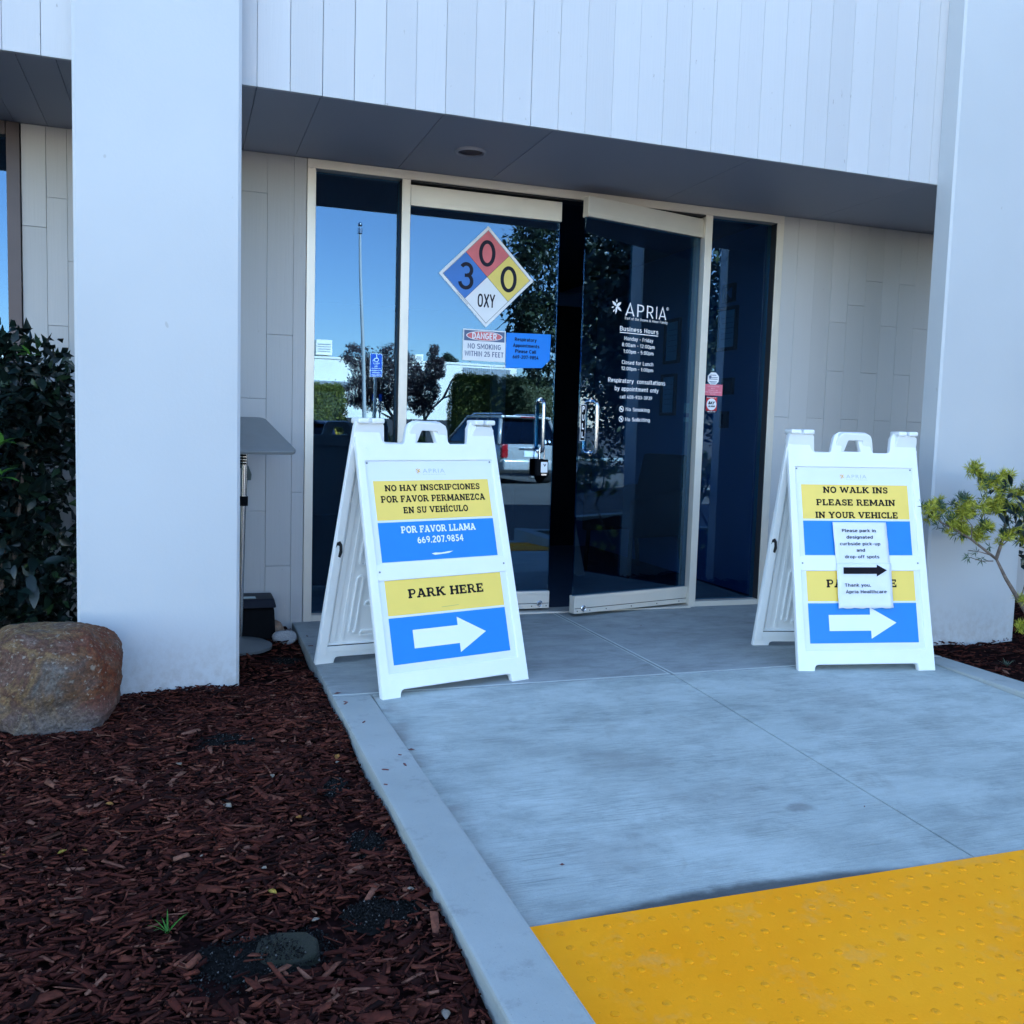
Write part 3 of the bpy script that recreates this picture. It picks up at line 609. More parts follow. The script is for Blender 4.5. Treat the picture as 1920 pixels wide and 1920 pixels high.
def chips(area, n, name, lscale=1.0, ps=True):
    out = []; tries = 0
    x0, x1, y0_, y1_ = area
    X = rng.uniform(x0, x1, n*2); Y = rng.uniform(y0_, y1_, n*2); keep = np.ones(n*2, bool)
    if ps:
        for px, py, rx, ry in PATCH:
            an = np.arctan2(Y-py, X-px); dd = (((X-px)/rx)**2+((Y-py)/ry)**2)*(1+.45*np.sin(an*3+px*40)+.3*np.sin(an*5+py*30))
            keep &= ~((dd < rng.uniform(.55, 1.35, n*2)) & (rng.random(n*2) < .93))
    X = X[keep][:n]; Y = Y[keep][:n]; n = len(X)
    L = rng.gamma(2.0, .0118, n).clip(.006, .10)*lscale; W = (L*rng.uniform(.10, .5, n)).clip(.003, .021*lscale); T = rng.uniform(.0015, .0045, n)
    yaw = rng.normal(.15, .75, n)+(rng.random(n) < .3)*rng.uniform(0, 3.14, n); tilt = rng.normal(0, .16, n); roll = rng.normal(0, .35, n)
    Z = np.array([hgt(a, b) for a, b in zip(X, Y)])+rng.uniform(.0, .016, n)
    tap1 = rng.uniform(.25, 1, n); tap2 = rng.uniform(.25, 1, n)
    base = np.array([(-1, -1, -1), (-1, 1, -1), (-1, 1, 1), (-1, -1, 1), (1, -1, -1), (1, 1, -1), (1, 1, 1), (1, -1, 1)], float)
    V = np.empty((n, 8, 3))
    V[:, :, 0] = base[None, :, 0]*L[:, None]/2+rng.uniform(-.12, .12, (n, 8))*L[:, None]
    tp = np.where(base[None, :, 0] < 0, tap1[:, None], tap2[:, None])
    V[:, :, 1] = base[None, :, 1]*W[:, None]/2*tp+rng.uniform(-.1, .1, (n, 8))*W[:, None]
    V[:, :, 2] = base[None, :, 2]*T[:, None]/2
    cr, sr = np.cos(roll)[:, None], np.sin(roll)[:, None]; y_, z_ = V[:, :, 1]*cr-V[:, :, 2]*sr, V[:, :, 1]*sr+V[:, :, 2]*cr
    ct, st = np.cos(tilt)[:, None], np.sin(tilt)[:, None]; x_, z2 = V[:, :, 0]*ct-z_*st, V[:, :, 0]*st+z_*ct
    cyw, syw = np.cos(yaw)[:, None], np.sin(yaw)[:, None]
    P = np.stack([x_*cyw-y_*syw+X[:, None], x_*syw+y_*cyw+Y[:, None], z2+Z[:, None]], 2)
    P[:, :, 0] = np.where((X[:, None] < 0) & (P[:, :, 0] > -.088), -.088, P[:, :, 0]) if x1 < 0 else np.maximum(P[:, :, 0], 2.918)
    q = np.array([(0, 3, 2, 1), (4, 5, 6, 7), (0, 1, 5, 4), (3, 7, 6, 2), (1, 2, 6, 5), (0, 4, 7, 3)])
    Fc = (q[None]+np.arange(n)[:, None, None]*8).reshape(-1, 4)
    return link_mesh(name, np_mesh(name, P.reshape(-1, 3), Fc), M_CHIP, kind='stuff')
o = chips((-1.35, -.086, -3.75, -1.05), 29000, 'mulch'); tag(o, 'reddish brown bark mulch chips covering the bed left of the walkway', 'mulch')
o = chips((-2.4, -.086, -1.05, -.02), 7000, 'mulch', 1.05); tag(o, 'shaded bark mulch chips behind the left column and under the shrub', 'mulch')
o = chips((-3.0, -1.35, -4.2, -1.05), 5000, 'mulch', 1.2); tag(o, 'bark mulch chips at the far left side of the bed', 'mulch')
o = chips((2.918, 5.2, -2.6, -.02), 8000, 'mulch', 1.1, False); tag(o, 'dark bark mulch chips in the bed right of the walkway', 'mulch')
# soil patches
for (px, py, rx, ry) in PATCH:
    bm = BM(); ring = [bm.verts.new((px+rx*1.05*math.cos(a)*random.uniform(.8, 1.1), py+ry*1.05*math.sin(a)*random.uniform(.8, 1.1), hgt(px, py)-.008)) for a in [k*math.pi/12 for k in range(24)]]
    c = bm.verts.new((px, py, hgt(px, py)+.009))
    for k in range(24): bm.faces.new((ring[k], ring[(k+1) % 24], c))
    obj('soil_patch', bm, M_SOIL, kind='structure', smooth='all')
n = 9000; idx = rng.integers(0, len(PATCH), n); A = rng.uniform(0, 6.283, n); Q = np.sqrt(rng.random(n)); P4 = np.array(PATCH)[idx]
X = P4[:, 0]+P4[:, 2]*Q*np.cos(A); Y = P4[:, 1]+P4[:, 3]*Q*np.sin(A); X = np.minimum(X, -.09)
s = rng.uniform(.0008, .0028, n); Z = np.array([hgt(a, b) for a, b in zip(P4[:, 0], P4[:, 1])])+.008*(1-Q)+.001+np.where((np.abs(X+.425) < .06) & (np.abs(Y+3.10) < .055), .0085, 0)
tet = np.array([(1, 1, 1), (-1, -1, 1), (-1, 1, -1), (1, -1, -1)], float)*.8
P = tet[None]*s[:, None, None]+rng.uniform(-.3, .3, (n, 4, 3))*s[:, None, None]+np.stack([X, Y, Z], 1)[:, None, :]
Fc = (np.array([(0, 1, 2), (0, 3, 1), (0, 2, 3), (1, 3, 2)])[None]+np.arange(n)[:, None, None]*4).reshape(-1, 3)
o = link_mesh('soil_grit', np_mesh('soil_grit', P.reshape(-1, 3), Fc), M_GRIT, kind='stuff'); tag(o, 'dark crumbly soil grit showing through the mulch', 'soil')

# ---- rocks
def blob(name, loc, size, mat, label, cat, seed=0, amp=.22, sub=4, group=None, flat=None, rz=0):
    bm = BM(); bmesh.ops.create_icosphere(bm, subdivisions=sub, radius=1)
    rr = random.Random(seed); ph = [(Vector((rr.gauss(0, 1), rr.gauss(0, 1), rr.gauss(0, 1))).normalized(), rr.uniform(.45, .95)) for _ in range(9)]
    for v in bm.verts:
        d = v.co.copy()
        for nrm, off in ph:                      # chiselled facets
            k = d.dot(nrm)
            if k > off: d -= nrm*(k-off)*.85
        nz = math.sin(d.x*4+seed)*math.cos(d.y*5+seed)*math.sin(d.z*4.5)
        v.co = d*(1+amp*.18*nz)
        v.co = Vector((v.co.x*size[0], v.co.y*size[1], v.co.z*size[2]))
    bm.transform(Matrix.Rotation(rz, 4, 'Z'))
    o = obj(name, bm, mat, smooth='all'); o.location = loc; return tag(o, label, cat, group)
# boulder: squarish with a flat top and broken faces
def boulder_mat():
    m_, t, b = nodes('rust stained boulder'); v = coords(t)
    f = noise(t, v, 5.5, 9, .62, 1.1); big = noise(t, v, 2.6, 3, .5, .5)
    c = ramp(t, f, [(.30, (.19, .19, .18)), (.42, (.17, .115, .085)), (.50, (.25, .155, .075)), (.57, (.13, .062, .042)), (.66, (.22, .14, .11)), (.80, (.07, .04, .035))])
    geo = N(t, 'ShaderNodeNewGeometry'); sx = N(t, 'ShaderNodeSeparateXYZ'); t.links.new(geo.outputs['Position'], sx.inputs[0])
    mr = N(t, 'ShaderNodeMapRange'); t.links.new(sx.outputs['X'], mr.inputs[0]); mr.inputs[1].default_value = -1.05; mr.inputs[2].default_value = -.90; mr.inputs[3].default_value = 0; mr.inputs[4].default_value = 1
    mu = N(t, 'ShaderNodeMath', operation='MULTIPLY'); t.links.new(mr.outputs[0], mu.inputs[0]); t.links.new(ramp(t, f, [(.34, .25), (.55, 1.0)]), mu.inputs[1])
    c = mixc(t, mu.outputs[0], c, (.17, .042, .018))                       # rust side
    mz = N(t, 'ShaderNodeMapRange'); t.links.new(sx.outputs['Z'], mz.inputs[0]); mz.inputs[1].default_value = .10; mz.inputs[2].default_value = -.03; mz.inputs[3].default_value = 0; mz.inputs[4].default_value = .8
    mu2 = N(t, 'ShaderNodeMath', operation='MULTIPLY'); t.links.new(mz.outputs[0], mu2.inputs[0]); t.links.new(ramp(t, big, [(.35, .2), (.6, 1.0)]), mu2.inputs[1])
    c = mixc(t, mu2.outputs[0], c, (.24, .25, .27))                        # pale mineral foot
    c = mixc(t, ramp(t, noise(t, v, 85, 4, .75), [(.40, 0.0), (.62, .65)]), c, (.035, .026, .02))
    c = mixc(t, ramp(t, noise(t, v, 60, 3, .7), [(.58, 0.0), (.70, .7)]), c, (.36, .32, .26))
    t.links.new(c, b.inputs['Base Color']); b.inputs['Roughness'].default_value = .9; b.inputs['Specular IOR Level'].default_value = .2
    h = N(t, 'ShaderNodeMath', operation='ADD'); t.links.new(noise(t, v, 22, 9, .75), h.inputs[0]); t.links.new(f, h.inputs[1]); bump(t, b, h.outputs[0], 1.0, .016); return m_
bm = BM(); bmesh.ops.create_cube(bm, size=2); bmesh.ops.subdivide_edges(bm, edges=bm.edges, cuts=34, use_grid_fill=True)
rr = random.Random(21); cuts = [(Vector((1, -.15, .75)).normalized(), .98), (Vector((-.9, -.2, .8)).normalized(), 1.0), (Vector((.9, -.8, .1)).normalized(), 1.02), (Vector((-.5, -.9, .45)).normalized(), .99), (Vector((.35, -1, -.25)).normalized(), .98), (Vector((-.9, -.6, -.6)).normalized(), 1.0), (Vector((.2, -.7, .9)).normalized(), .98), (Vector((1, -.3, -.5)).normalized(), 1.12)]
from mathutils import noise as mn
for v in bm.verts:
    p = v.co.copy(); q = (abs(p.x)**4.2+abs(p.y)**4.2+abs(p.z)**4.2)**(1/4.2); p = p/q
    for n_, off in cuts:
        k = p.dot(n_)
        if k > off: p -= n_*(k-off)*.9
    k = mn.fractal(p*1.4+Vector((3, 1, 7)), .8, 2.1, 5)*.075+mn.fractal(p*6, .9, 2.1, 3)*.014
    p *= 1+k; p.x += .05*p.z
    v.co = Vector((p.x*.235, p.y*.21, p.z*.188))
M_B2 = boulder_mat(); o = obj('boulder', bm, M_B2, smooth='all'); o.location = (-1.083, -1.395, .115); tag(o, 'large squarish sandstone boulder with rust and yellow stains beside the left column', 'boulder')
blob('rock', (-.150, -.300, -.012), (.062, .055, .040), M_ROCKW, 'white speckled rock lying beside the landing edge', 'rock', 3)
blob('rock', (-.175, -.13, -.0), (.05, .05, .055), M_ROCKB, 'brown rock leaning against the black bait box', 'rock', 5)
blob('rock', (-.13, -.20, -.02), (.045, .04, .03), M_ROCKB, 'small tan rock behind the white speckled rock', 'rock', 8)
# stepping slab in the soil patch
bm = BM(); ring_ = [(-.066, -.030), (-.058, .040), (-.020, .058), (.035, .052), (.060, .020), (.064, -.035), (.020, -.058), (-.040, -.052)]
t0_ = [bm.verts.new((a+random.uniform(-.004, .004), b, random.uniform(-.002, .003))) for a, b in ring_]; b0_ = [bm.verts.new((a*1.1, b*1.1, -.03)) for a, b in ring_]; bm.faces.new(t0_)
for k in range(8): bm.faces.new((t0_[k], t0_[(k+1) % 8], b0_[(k+1) % 8], b0_[k]))
bmesh.ops.recalc_face_normals(bm, faces=bm.faces)
o = obj('stepping_stone', bm, rock('mossy slab', [(.3, (.004, .005, .004)), (.5, (.009, .012, .004)), (.75, (.008, .009, .009))], 14), bevel=.006, seg=3)
o.location = (-.425, -3.10, -.040); o.rotation_euler = (R(3), R(-2), R(-8)); tag(o, 'small mossy grey slab half buried in dark soil', 'stone')

# ---- fallen leaves & small litter
def P2F(u, v, z):
    d = rt*((u-960)/F)+dn*((v-960)/F)+fw; t_ = (z-CAM.z)/d.z; return CAM+d*t_
LITTER = [((335, 1432), M_LEAFP, 'pale curled dry leaf alone on the mulch below the boulder', .03), ((632, 1412), M_LEAFO, 'orange crumpled leaf on the mulch beside the kerb', .032), ((633, 1421), M_LEAFP, 'pale shell like leaf touching the orange crumpled leaf', .022),
 ((510, 1462), M_LEAFP, 'grey brown leaf in the middle of the mulch bed', .026), ((205, 1510), M_LEAFO, 'bright orange crumpled leaf on the left mulch', .026), ((427, 1515), M_LEAFP, 'pinkish pointed leaf standing up in the mulch', .034),
 ((560, 1528), M_LEAFO, 'rusty orange leaf near the kerb half way down', .026), ((117, 1597), M_LEAFY, 'yellow leaf shred at the far left of the mulch', .024), ((158, 1590), M_LEAFO, 'small rust leaf beside the yellow shred', .016), ((495, 1625), M_LEAFP, 'cream curled leaf above the mossy slab', .022),
 ((511, 1664), M_LEAFY, 'golden yellow leaf shred above the soil patch', .024), ((592, 1717), M_LEAFP, 'pale leaf with a thin stalk right of the mossy slab', .02), ((770, 1671), M_LEAFP, 'white feathery shred on dark soil by the kerb', .02), ((835, 1892), M_LEAFP, 'pale bark shred at the bottom beside the kerb', .03), ((378, 1600), M_LEAFP, 'tiny cream leaf bit left of centre in the mulch', .012),
 ((8, 1606), M_LEAFO, 'orange leaf bit at the left border of the mulch', .016)]
for (uv, mt, lab, s) in LITTER:
    p = P2F(uv[0], uv[1], -.026); bm = BM(); nseg = 6; rows = []
    cur = random.uniform(.4, 1.0)
    for i in range(nseg+1):
        t_ = i/nseg; wd = math.sin(math.pi*min(.96, t_*.95+.03))*s*.30
        rows.append([bm.verts.new(((t_-.5)*s, k*wd, abs(k)*wd*cur+.25*s*(t_-.5)**2*cur*2+random.uniform(-1, 1)*s*.03)) for k in (-1, -.5, 0, .5, 1)])
    for i in range(nseg):
        for k in range(4): bm.faces.new((rows[i][k], rows[i+1][k], rows[i+1][k+1], rows[i][k+1]))
    bmesh.ops.solidify(bm, geom=bm.faces[:], thickness=.0008)
    o = obj('fallen_leaf', bm, mt, smooth='all'); o.location = (p.x, p.y, hgt(p.x, p.y)+.016); o.rotation_euler = (random.uniform(-.3, .3), random.uniform(-.3, .3), random.uniform(0, 6)); tag(o, lab, 'leaf', 'fallen leaves on the mulch')
for uv, lab, z, s in (((633, 1301), 'dark red leaf lying on the left corner of the landing edge', .001, .034), ((771, 1407), 'dark brown bark chip on the ramp beside the kerb', -.02, .026), ((1054, 1623), 'dark twig bit on the ramp above the yellow mat', -.06, .014), ((1202, 1174), 'small dark seed husk on the landing before the door', .001, .012), ((1621, 1514), 'dark speck of bark on the right ramp slab', -.05, .010)):
    p = P2F(*uv, z); z = ZR(p.y) if p.x > .07 else 0
    p = P2F(*uv, z); bm = BM(); a = [bm.verts.new(q) for q in ((-s/2, 0, .0025), (0, -s*.16, .004), (s/2, 0, .003), (0, s*.16, .006), (0, 0, .001))]
    bm.faces.new((a[0], a[1], a[3])); bm.faces.new((a[1], a[2], a[3])); bm.faces.new((a[0], a[4], a[1])); bm.faces.new((a[1], a[4], a[2])); bm.faces.new((a[0], a[3], a[4])); bm.faces.new((a[3], a[2], a[4]))
    o = obj('leaf_scrap', bm, M_LEAFR); o.location = (p.x, p.y, z); o.rotation_euler = (0, 0, random.uniform(-.5, .9)); tag(o, lab, 'leaf')
for k in range(14):
    y_ = random.uniform(-2.6, -.25); x_ = random.uniform(-.075, -.02) if k % 3 else random.uniform(.0, .35); s = random.uniform(.008, .022)
    if x_ > .06 and y_ < -1.43: x_ = random.uniform(-.07, .04)
    bm = BM(); box(bm, -s/2, s/2, -s*.12, s*.12, .0006, .003)
    for v in bm.verts: v.co.x += random.uniform(-.2, .2)*s; v.co.y += random.uniform(-.06, .06)*s
    if k == 0: SP = thing('bark_scraps', (0, -1.4, 0), 'few tiny bark chips spilled onto the left edge of the walkway', 'bark chips')
    o = obj('bark_chip', bm, M_LEAFR, SP); o.location = Vector((x_, y_, .0))-SP.location; o.rotation_euler = (0, 0, random.uniform(0, 3))
def tuft(name, uv, z, h, nb, mat, label, cat):
    p = P2F(*uv, z); T = thing(name, (p.x, p.y, z), label, cat)
    for k in range(nb):
        a = 6.283*k/nb+random.uniform(-.3, .3); l = h*random.uniform(.7, 1.1); sp = random.uniform(.5, 1.0); bm = BM(); rows = []
        for i in range(6):
            t_ = i/5; r_ = l*sp*t_; zz = l*(t_*.9-.45*t_*t_*sp); wd = .0022*(h/.05)*(1-t_)**.7+.0002
            d = Vector((math.cos(a), math.sin(a), 0)); n_ = Vector((-math.sin(a), math.cos(a), 0))
            rows.append((bm.verts.new(d*r_+n_*wd+Vector((0, 0, zz))), bm.verts.new(d*r_-n_*wd+Vector((0, 0, zz)))))
        for i in range(5): bm.faces.new((rows[i][0], rows[i+1][0], rows[i+1][1], rows[i][1]))
        bmesh.ops.solidify(bm, geom=bm.faces[:], thickness=.0005)
        obj('blade', bm, mat, T, smooth='all')
tuft('weed', (314, 1750), -.035, .052, 9, M_GRASS, 'single bright green grass tuft sprouting from the dark mulch', 'weed')
tuft('weed', (1888, 1250), -.035, .055, 16, M_GRYG, 'small grey green spiky weed in the right mulch bed', 'weed')

# ================================================================ OFFICE BUILDING
SOF = 2.405; FY = -.945
B = thing('office_building', (1.4, 0, 0), 'white board clad office front with dark soffit over the glass entrance', 'building')
ROOF = 6.4
# fascia boards
x = -.345-.1314*50
k = 0
while x < 12:
    bm = BM(); pr = random.uniform(-.0012, .0012); gp_ = random.choice((.0003, .0005, .0008, .0011))
    box(bm, x+gp_, x+.1314-gp_, FY+pr, FY+.02, SOF, ROOF)
    if -2.2 < x < 4.2: obj('fascia_board', bm, M_FASC, B, world=True, bevel=.0012, seg=1)
    else:
        if k == 0: far = BM(); k = 1
        me = bpy.data.meshes.new('t'); bm.to_mesh(me); bm.free(); far.from_mesh(me); bpy.data.meshes.remove(me)
    x += .1314
obj('far_fascia_boards', far, M_FASC, B, 'stuff', world=True)
bm = BM(); box(bm, -6.9, 12.1, FY+.0205, FY+.06, SOF+.0035, ROOF); obj('fascia_backing', bm, M_DARKGAP, B, world=True)
# soffit panels
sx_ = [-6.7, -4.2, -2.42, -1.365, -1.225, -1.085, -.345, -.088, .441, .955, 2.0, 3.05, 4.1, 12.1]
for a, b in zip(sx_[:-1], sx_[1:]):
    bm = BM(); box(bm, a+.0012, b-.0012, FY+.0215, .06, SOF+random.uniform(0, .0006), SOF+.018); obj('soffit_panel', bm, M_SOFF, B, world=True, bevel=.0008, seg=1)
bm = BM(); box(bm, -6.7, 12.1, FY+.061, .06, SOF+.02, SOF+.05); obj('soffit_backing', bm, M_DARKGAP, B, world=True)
bm = BM(); box(bm, -18, 22, -.0, 14, SOF+.06, ROOF); obj('upper_storey', bm, M_BODY, B, world=True)
bm = BM(); box(bm, -18, -6.95, FY, -.001, 0, ROOF); box(bm, 12.15, 22, FY, -.001, 0, ROOF); obj('side_bay', bm, M_BODY, B, world=True)
bm = BM(); box(bm, -18, 22, FY-.05, 14.1, ROOF+.001, ROOF+.12); obj('roof_slab', bm, M_BODY, B, world=True)
# recessed light
L = Vector((.702, -.468, SOF))
bm = BM()
lathe(bm, [(.062, -.0005), (.062, -.010), (.067, -.014), (.074, -.012), (.078, -.0005)], 32, tuple(L)); o = obj('downlight', bm, M_SOFF, B, world=True, smooth=True)
bm = BM(); lathe(bm, [(.061, -.002), (.060, -.0035)], 32, tuple(L)); obj('lens', bm, plain('dark lamp recess', (.03, .018, .018), .5), o, world=True)
# pilasters
for x0, x1, nm in ((-1.018, -.410, 'a'), (3.125, 3.765, 'b')):
    bm = BM(); z0 = -.12
    prof = [(x0, FY-.002), (x0, -1.052), (x0+.012, -1.062), (x1-.012, -1.062), (x1, -1.052), (x1, FY-.002)]
    v0 = [bm.verts.new((a, b, z0)) for a, b in prof]; v1 = [bm.verts.new((a, b, ROOF+.2)) for a, b in prof]
    for i in range(6): j = (i+1) % 6; bm.faces.new((v0[i], v0[j], v1[j], v1[i]))
    bm.faces.new(v0[::-1]); bm.faces.new(v1); bmesh.ops.recalc_face_normals(bm, faces=bm.faces)
    o = obj('column', bm, M_PIL, B, world=True); o['label'] = 'flat painted column ' + ('beside the boulder' if nm == 'a' else 'behind the yellow green shrub')
# recessed wall boards (butt joints on a .307 m course)
JZ = [1.182+.307*k for k in range(-4, 5)]
def wall_col(x0, x1, splits, yy=0.0):
    zz = [-.06]+sorted(splits)+[SOF-.0015]
    for a, b in zip(zz[:-1], zz[1:]):
        bm = BM(); pr = random.uniform(-.0012, .0015)
        gq = random.choice((.0004, .0007, .0009)); box(bm, x0+gq, x1-gq, yy+pr, yy+.02, a+.0007, b-.0007); obj('wall_board', bm, M_WALL, B, world=True, bevel=.001, seg=1)
known = {2.848: [1.182], 2.957: [], 3.089: [1.182], 3.220: [1.79, 1.484], 3.351: [1.182, 1.905], 3.483: [2.065, 1.484], 3.615: [1.79, 1.182], 3.746: [2.065, 1.484], 3.878: [1.79, 1.182], 4.010: [1.484]}
xs_ = sorted(known)
for a, b in zip(xs_, xs_[1:]+[4.142]):
    lo = [z for z in (.26, .567, .875) if random.random() < .4]; wall_col(a, b, known[a]+lo)
x = 4.142
while x < 9: wall_col(x, x+.55, [1.79 if random.random() < .5 else 1.182]); x += .55
for a, b, s_ in ((-.092, -.0285, [.692]), (-.2235, -.092, [1.503, .303]), (-.355, -.2235, [2.206, 1.173, .593]), (-.486, -.355, [1.79]), (-.618, -.486, [1.182]), (-.75, -.618, [.875]), (-.881, -.75, [1.484]), (-1.013, -.881, [1.182]), (-1.145, -1.013, [1.79, .745]), (-1.235, -1.145, [2.079, 1.483, .745]), (-1.34, -1.235, [1.938, .567])): wall_col(a, b, s_)
x = -2.9
while x > -8: wall_col(x-.5, x, [1.182]); x -= .5
bm = BM(); box(bm, -8.5, -2.9, .0205, .09, -.1, SOF+.05); box(bm, -1.34, -.0285, .0205, .09, -.1, SOF+.05); box(bm, 2.85, 9.1, .0205, .09, -.1, SOF+.05); box(bm, -2.9, -1.34, .0, .09, -.1, .28)
obj('wall_backing', bm, M_DARKGAP, B, world=True)
# left window
W = thing('office_window', (-2.1, .02, .3), 'tall dark framed window at the far left behind the shrub', 'window')
bm = BM()
box(bm, -1.40, -1.343, -.012, .08, .282, SOF-.003); obj('jamb', bm, M_WFRAME, W, world=True, bevel=.002)
bm = BM(); box(bm, -2.897, -2.84, -.012, .08, .282, SOF-.003); obj('jamb', bm, M_WFRAME, W, world=True, bevel=.002)
bm = BM(); box(bm, -2.838, -1.402, -.012, .08, 2.34, SOF-.003); obj('head', bm, M_WFRAME, W, world=True, bevel=.002)
bm = BM(); box(bm, -2.838, -1.402, -.012, .08, .282, .34); obj('sill', bm, M_WFRAME, W, world=True, bevel=.002)
bm = BM(); box(bm, -2.838, -1.402, .03, .038, .341, 2.339); obj('pane', bm, M_GLASS, W, world=True)

# ================================================================ STOREFRONT
S0 = thing('storefront_frame', (1.41, 0, 0), 'cream aluminium entrance frame with two side lights around the glass doors', 'storefront')
def fr(name, x0, x1, z0, z1, y0_=-.004, y1_=.098, mat=M_ALU): bm = BM(); box(bm, x0, x1, y0_, y1_, z0, z1); return obj(name, bm, mat, S0, world=True, bevel=.0018)
fr('header', -.026, 2.848, 2.357, SOF-.002)
fr('jamb', -.026, .018, .0, 2.3565); fr('jamb', 2.800, 2.848, .0, 2.3565)
fr('mullion', .468, .514, .0, 2.3565); fr('mullion', 2.303, 2.349, .0, 2.3565)
fr('side_light_sill', .0195, .4665, .0, .032, .002); fr('side_light_sill', 2.3505, 2.7985, .0, .032, .002)
fr('threshold', .5155, 2.3015, .0005, .010, -.035, .098, M_RAIL)
bm = BM(); box(bm, .5155, 2.3015, .0, .09, 2.3465, 2.3555); obj('door_stop', bm, M_DARKGAP, S0, world=True)
bm = BM(); box(bm, .0195, .4665, .056, .064, .0335, 2.3555); obj('pane', bm, M_GLASS, S0, world=True)
bm = BM(); box(bm, 2.3505, 2.7985, .056, .064, .0335, 2.3555); obj('pane', bm, M_GLASS, S0, world=True)
for x in (.4655, 2.7975): bm = BM(); box(bm, x, x+.001, .002, .055, .034, 2.355); obj('reflection_strip', bm, M_DARKGAP, S0, world=True)  # dark sheets on the reveals, standing in for the frame's dark reflection

def door(name, loc, rz, width, label, side):
    """leaf in local coords: x from 0 (hinge) to +-width, front face y=-.025"""
    D = thing(name, loc, label, 'door', None, rz)
    x0, x1 = (0, width) if side > 0 else (-width, 0)
    for nm, z0, z1 in (('top_rail', 2.232, 2.338), ('bottom_rail', .026, .122)):
        bm = BM(); box(bm, x0, x1, -.024, .024, z0, z1); r_ = obj(nm, bm, M_RAIL, D, bevel=.003)
        if nm == 'top_rail':
            bm = BM(); box(bm, x0+.001, x1-.001, -.0265, .0265, 2.229, 2.252); obj('rail_lip', bm, M_ALU, r_, bevel=.002)
        else:
            bm = BM(); box(bm, x0+.001, x1-.001, -.0265, .0265, .104, .1225); obj('rail_lip', bm, M_ALU, r_, bevel=.002)
            bm = BM(); box(bm, x0+.002, x1-.002, -.0268, .0268, .022, .048); obj('rail_shoe', bm, M_RAIL, r_, bevel=.002)
            bm = BM(); box(bm, x0+.004, x1-.004, -.0262, -.024, .0495, .0525); obj('rail_groove', bm, M_DARKGAP, r_)
            free = x1 if side > 0 else x0; sg = -1 if side > 0 else 1
            for q in (.02, .11, .23, .42, .62, .8):
                bm = BM(); lathe(bm, [(.0035, 0), (.0035, .002)], 8, (0, 0, 0)); bm.transform(Matrix.Translation((free+sg*q, -.0266, .036)) @ Matrix.Rotation(R(90), 4, 'X')); obj('screw', bm, M_DARKGAP, r_)
            bm = BM(); lathe(bm, [(.018, 0), (.018, .006), (.015, .008), (.0148, .004)], 24); bm.transform(Matrix.Translation((free+sg*.062, -.026, .050)) @ Matrix.Rotation(R(90), 4, 'X')); lk = obj('lock_cylinder', bm, M_STEEL, r_, smooth=True)
            bm = BM(); box(bm, -.0015, .0015, -.0135, -.012, -.007, .007, Matrix.Translation((free+sg*.062, -.0235, .050)) @ Matrix.Rotation(R(60), 4, 'Y')); 
            obj('key_slot', bm, M_DARKGAP, r_)
    bm = BM(); box(bm, x0+.002, x1-.002, -.006, .006, .1195, 2.2335); obj('glass_pane', bm, M_GLASS, D)
    free = x1 if side > 0 else x0; sg = -1 if side > 0 else 1; hx = free+sg*.085
    for s_ in (-1, 1):
        z0, z1, d = .935, 1.225, .058
        pts = [(hx, s_*.006, z0)]+[(hx, s_*(.006+(d-.006)*math.sin(R(a))*1.0), z0+.03-.03*math.cos(R(a))) for a in (25, 50, 70, 90)] if False else None
        P = [(hx, s_*.006, z0), (hx, s_*.030, z0), (hx, s_*.046, z0+.005), (hx, s_*.055, z0+.014), (hx, s_*d, z0+.03), (hx, s_*d, z1-.03), (hx, s_*.055, z1-.014), (hx, s_*.046, z1-.005), (hx, s_*.030, z1), (hx, s_*.006, z1)]
        bm = BM(); tube(bm, P, .0115, 16); obj('pull_handle', bm, M_STEEL, D, smooth=True)
        for z in (z0, z1):
            bm = BM(); lathe(bm, [(.016, 0), (.016, .003), (.012, .004)], 18); bm.transform(Matrix.Translation((hx, s_*.0062, z)) @ Matrix.Rotation(R(90*s_), 4, 'X')); obj('handle_rose', bm, M_STEEL, D, smooth=True)
    return D
DL = door('glass_door', (.519, .044, 0), 0, .872, 'closed left glass door carrying the hazard diamond and the lock box', +1)
ANG = R(13.9)
DR = door('glass_door', (2.300, .052, 0), ANG, .866, 'right glass door standing slightly open with white opening hours on it', -1)

# ---- right door vinyl (local x = -.866 + s)
o_ = lambda s_: -.866+s_
YV = -.0068
def vin(s, a, b, z0, z1, wgt=.018, name='lettering'): return words(name, s, o_(a), o_(b), z0, z1, M_VINYL, DR, yf=YV, sans=.112+wgt*.9)
for ch_, a_, b_ in (('A', .303, .372), ('P', .391, .443), ('R', .464, .516), ('I', .536, .543), ('A', .556, .616)): words('logo_lettering', ch_, o_(a_), o_(b_), 1.722, 1.793, M_VINYL, DR, yf=YV, sans=.095)
words('logo_lettering', 'R', o_(.619), o_(.627), 1.783, 1.793, M_VINYL, DR, weight=.01, yf=YV)
plate('logo_lettering', [circ(o_(.623), 1.788, .0085), circ(o_(.623), 1.788, .0065)], YV-.0003, .0003, M_VINYL, DR)
def petal(cx, cz, a, l, w_, start=0.0):
    P = []
    for k in range(9): t_ = k/8; P.append((start+l*t_, w_*math.sin(math.pi*t_**.8)))
    P += [(x_, -y_) for x_, y_ in P[-2:0:-1]]
    return [(cx+x_*math.cos(a)-y_*math.sin(a), cz+x_*math.sin(a)+y_*math.cos(a)) for x_, y_ in P]
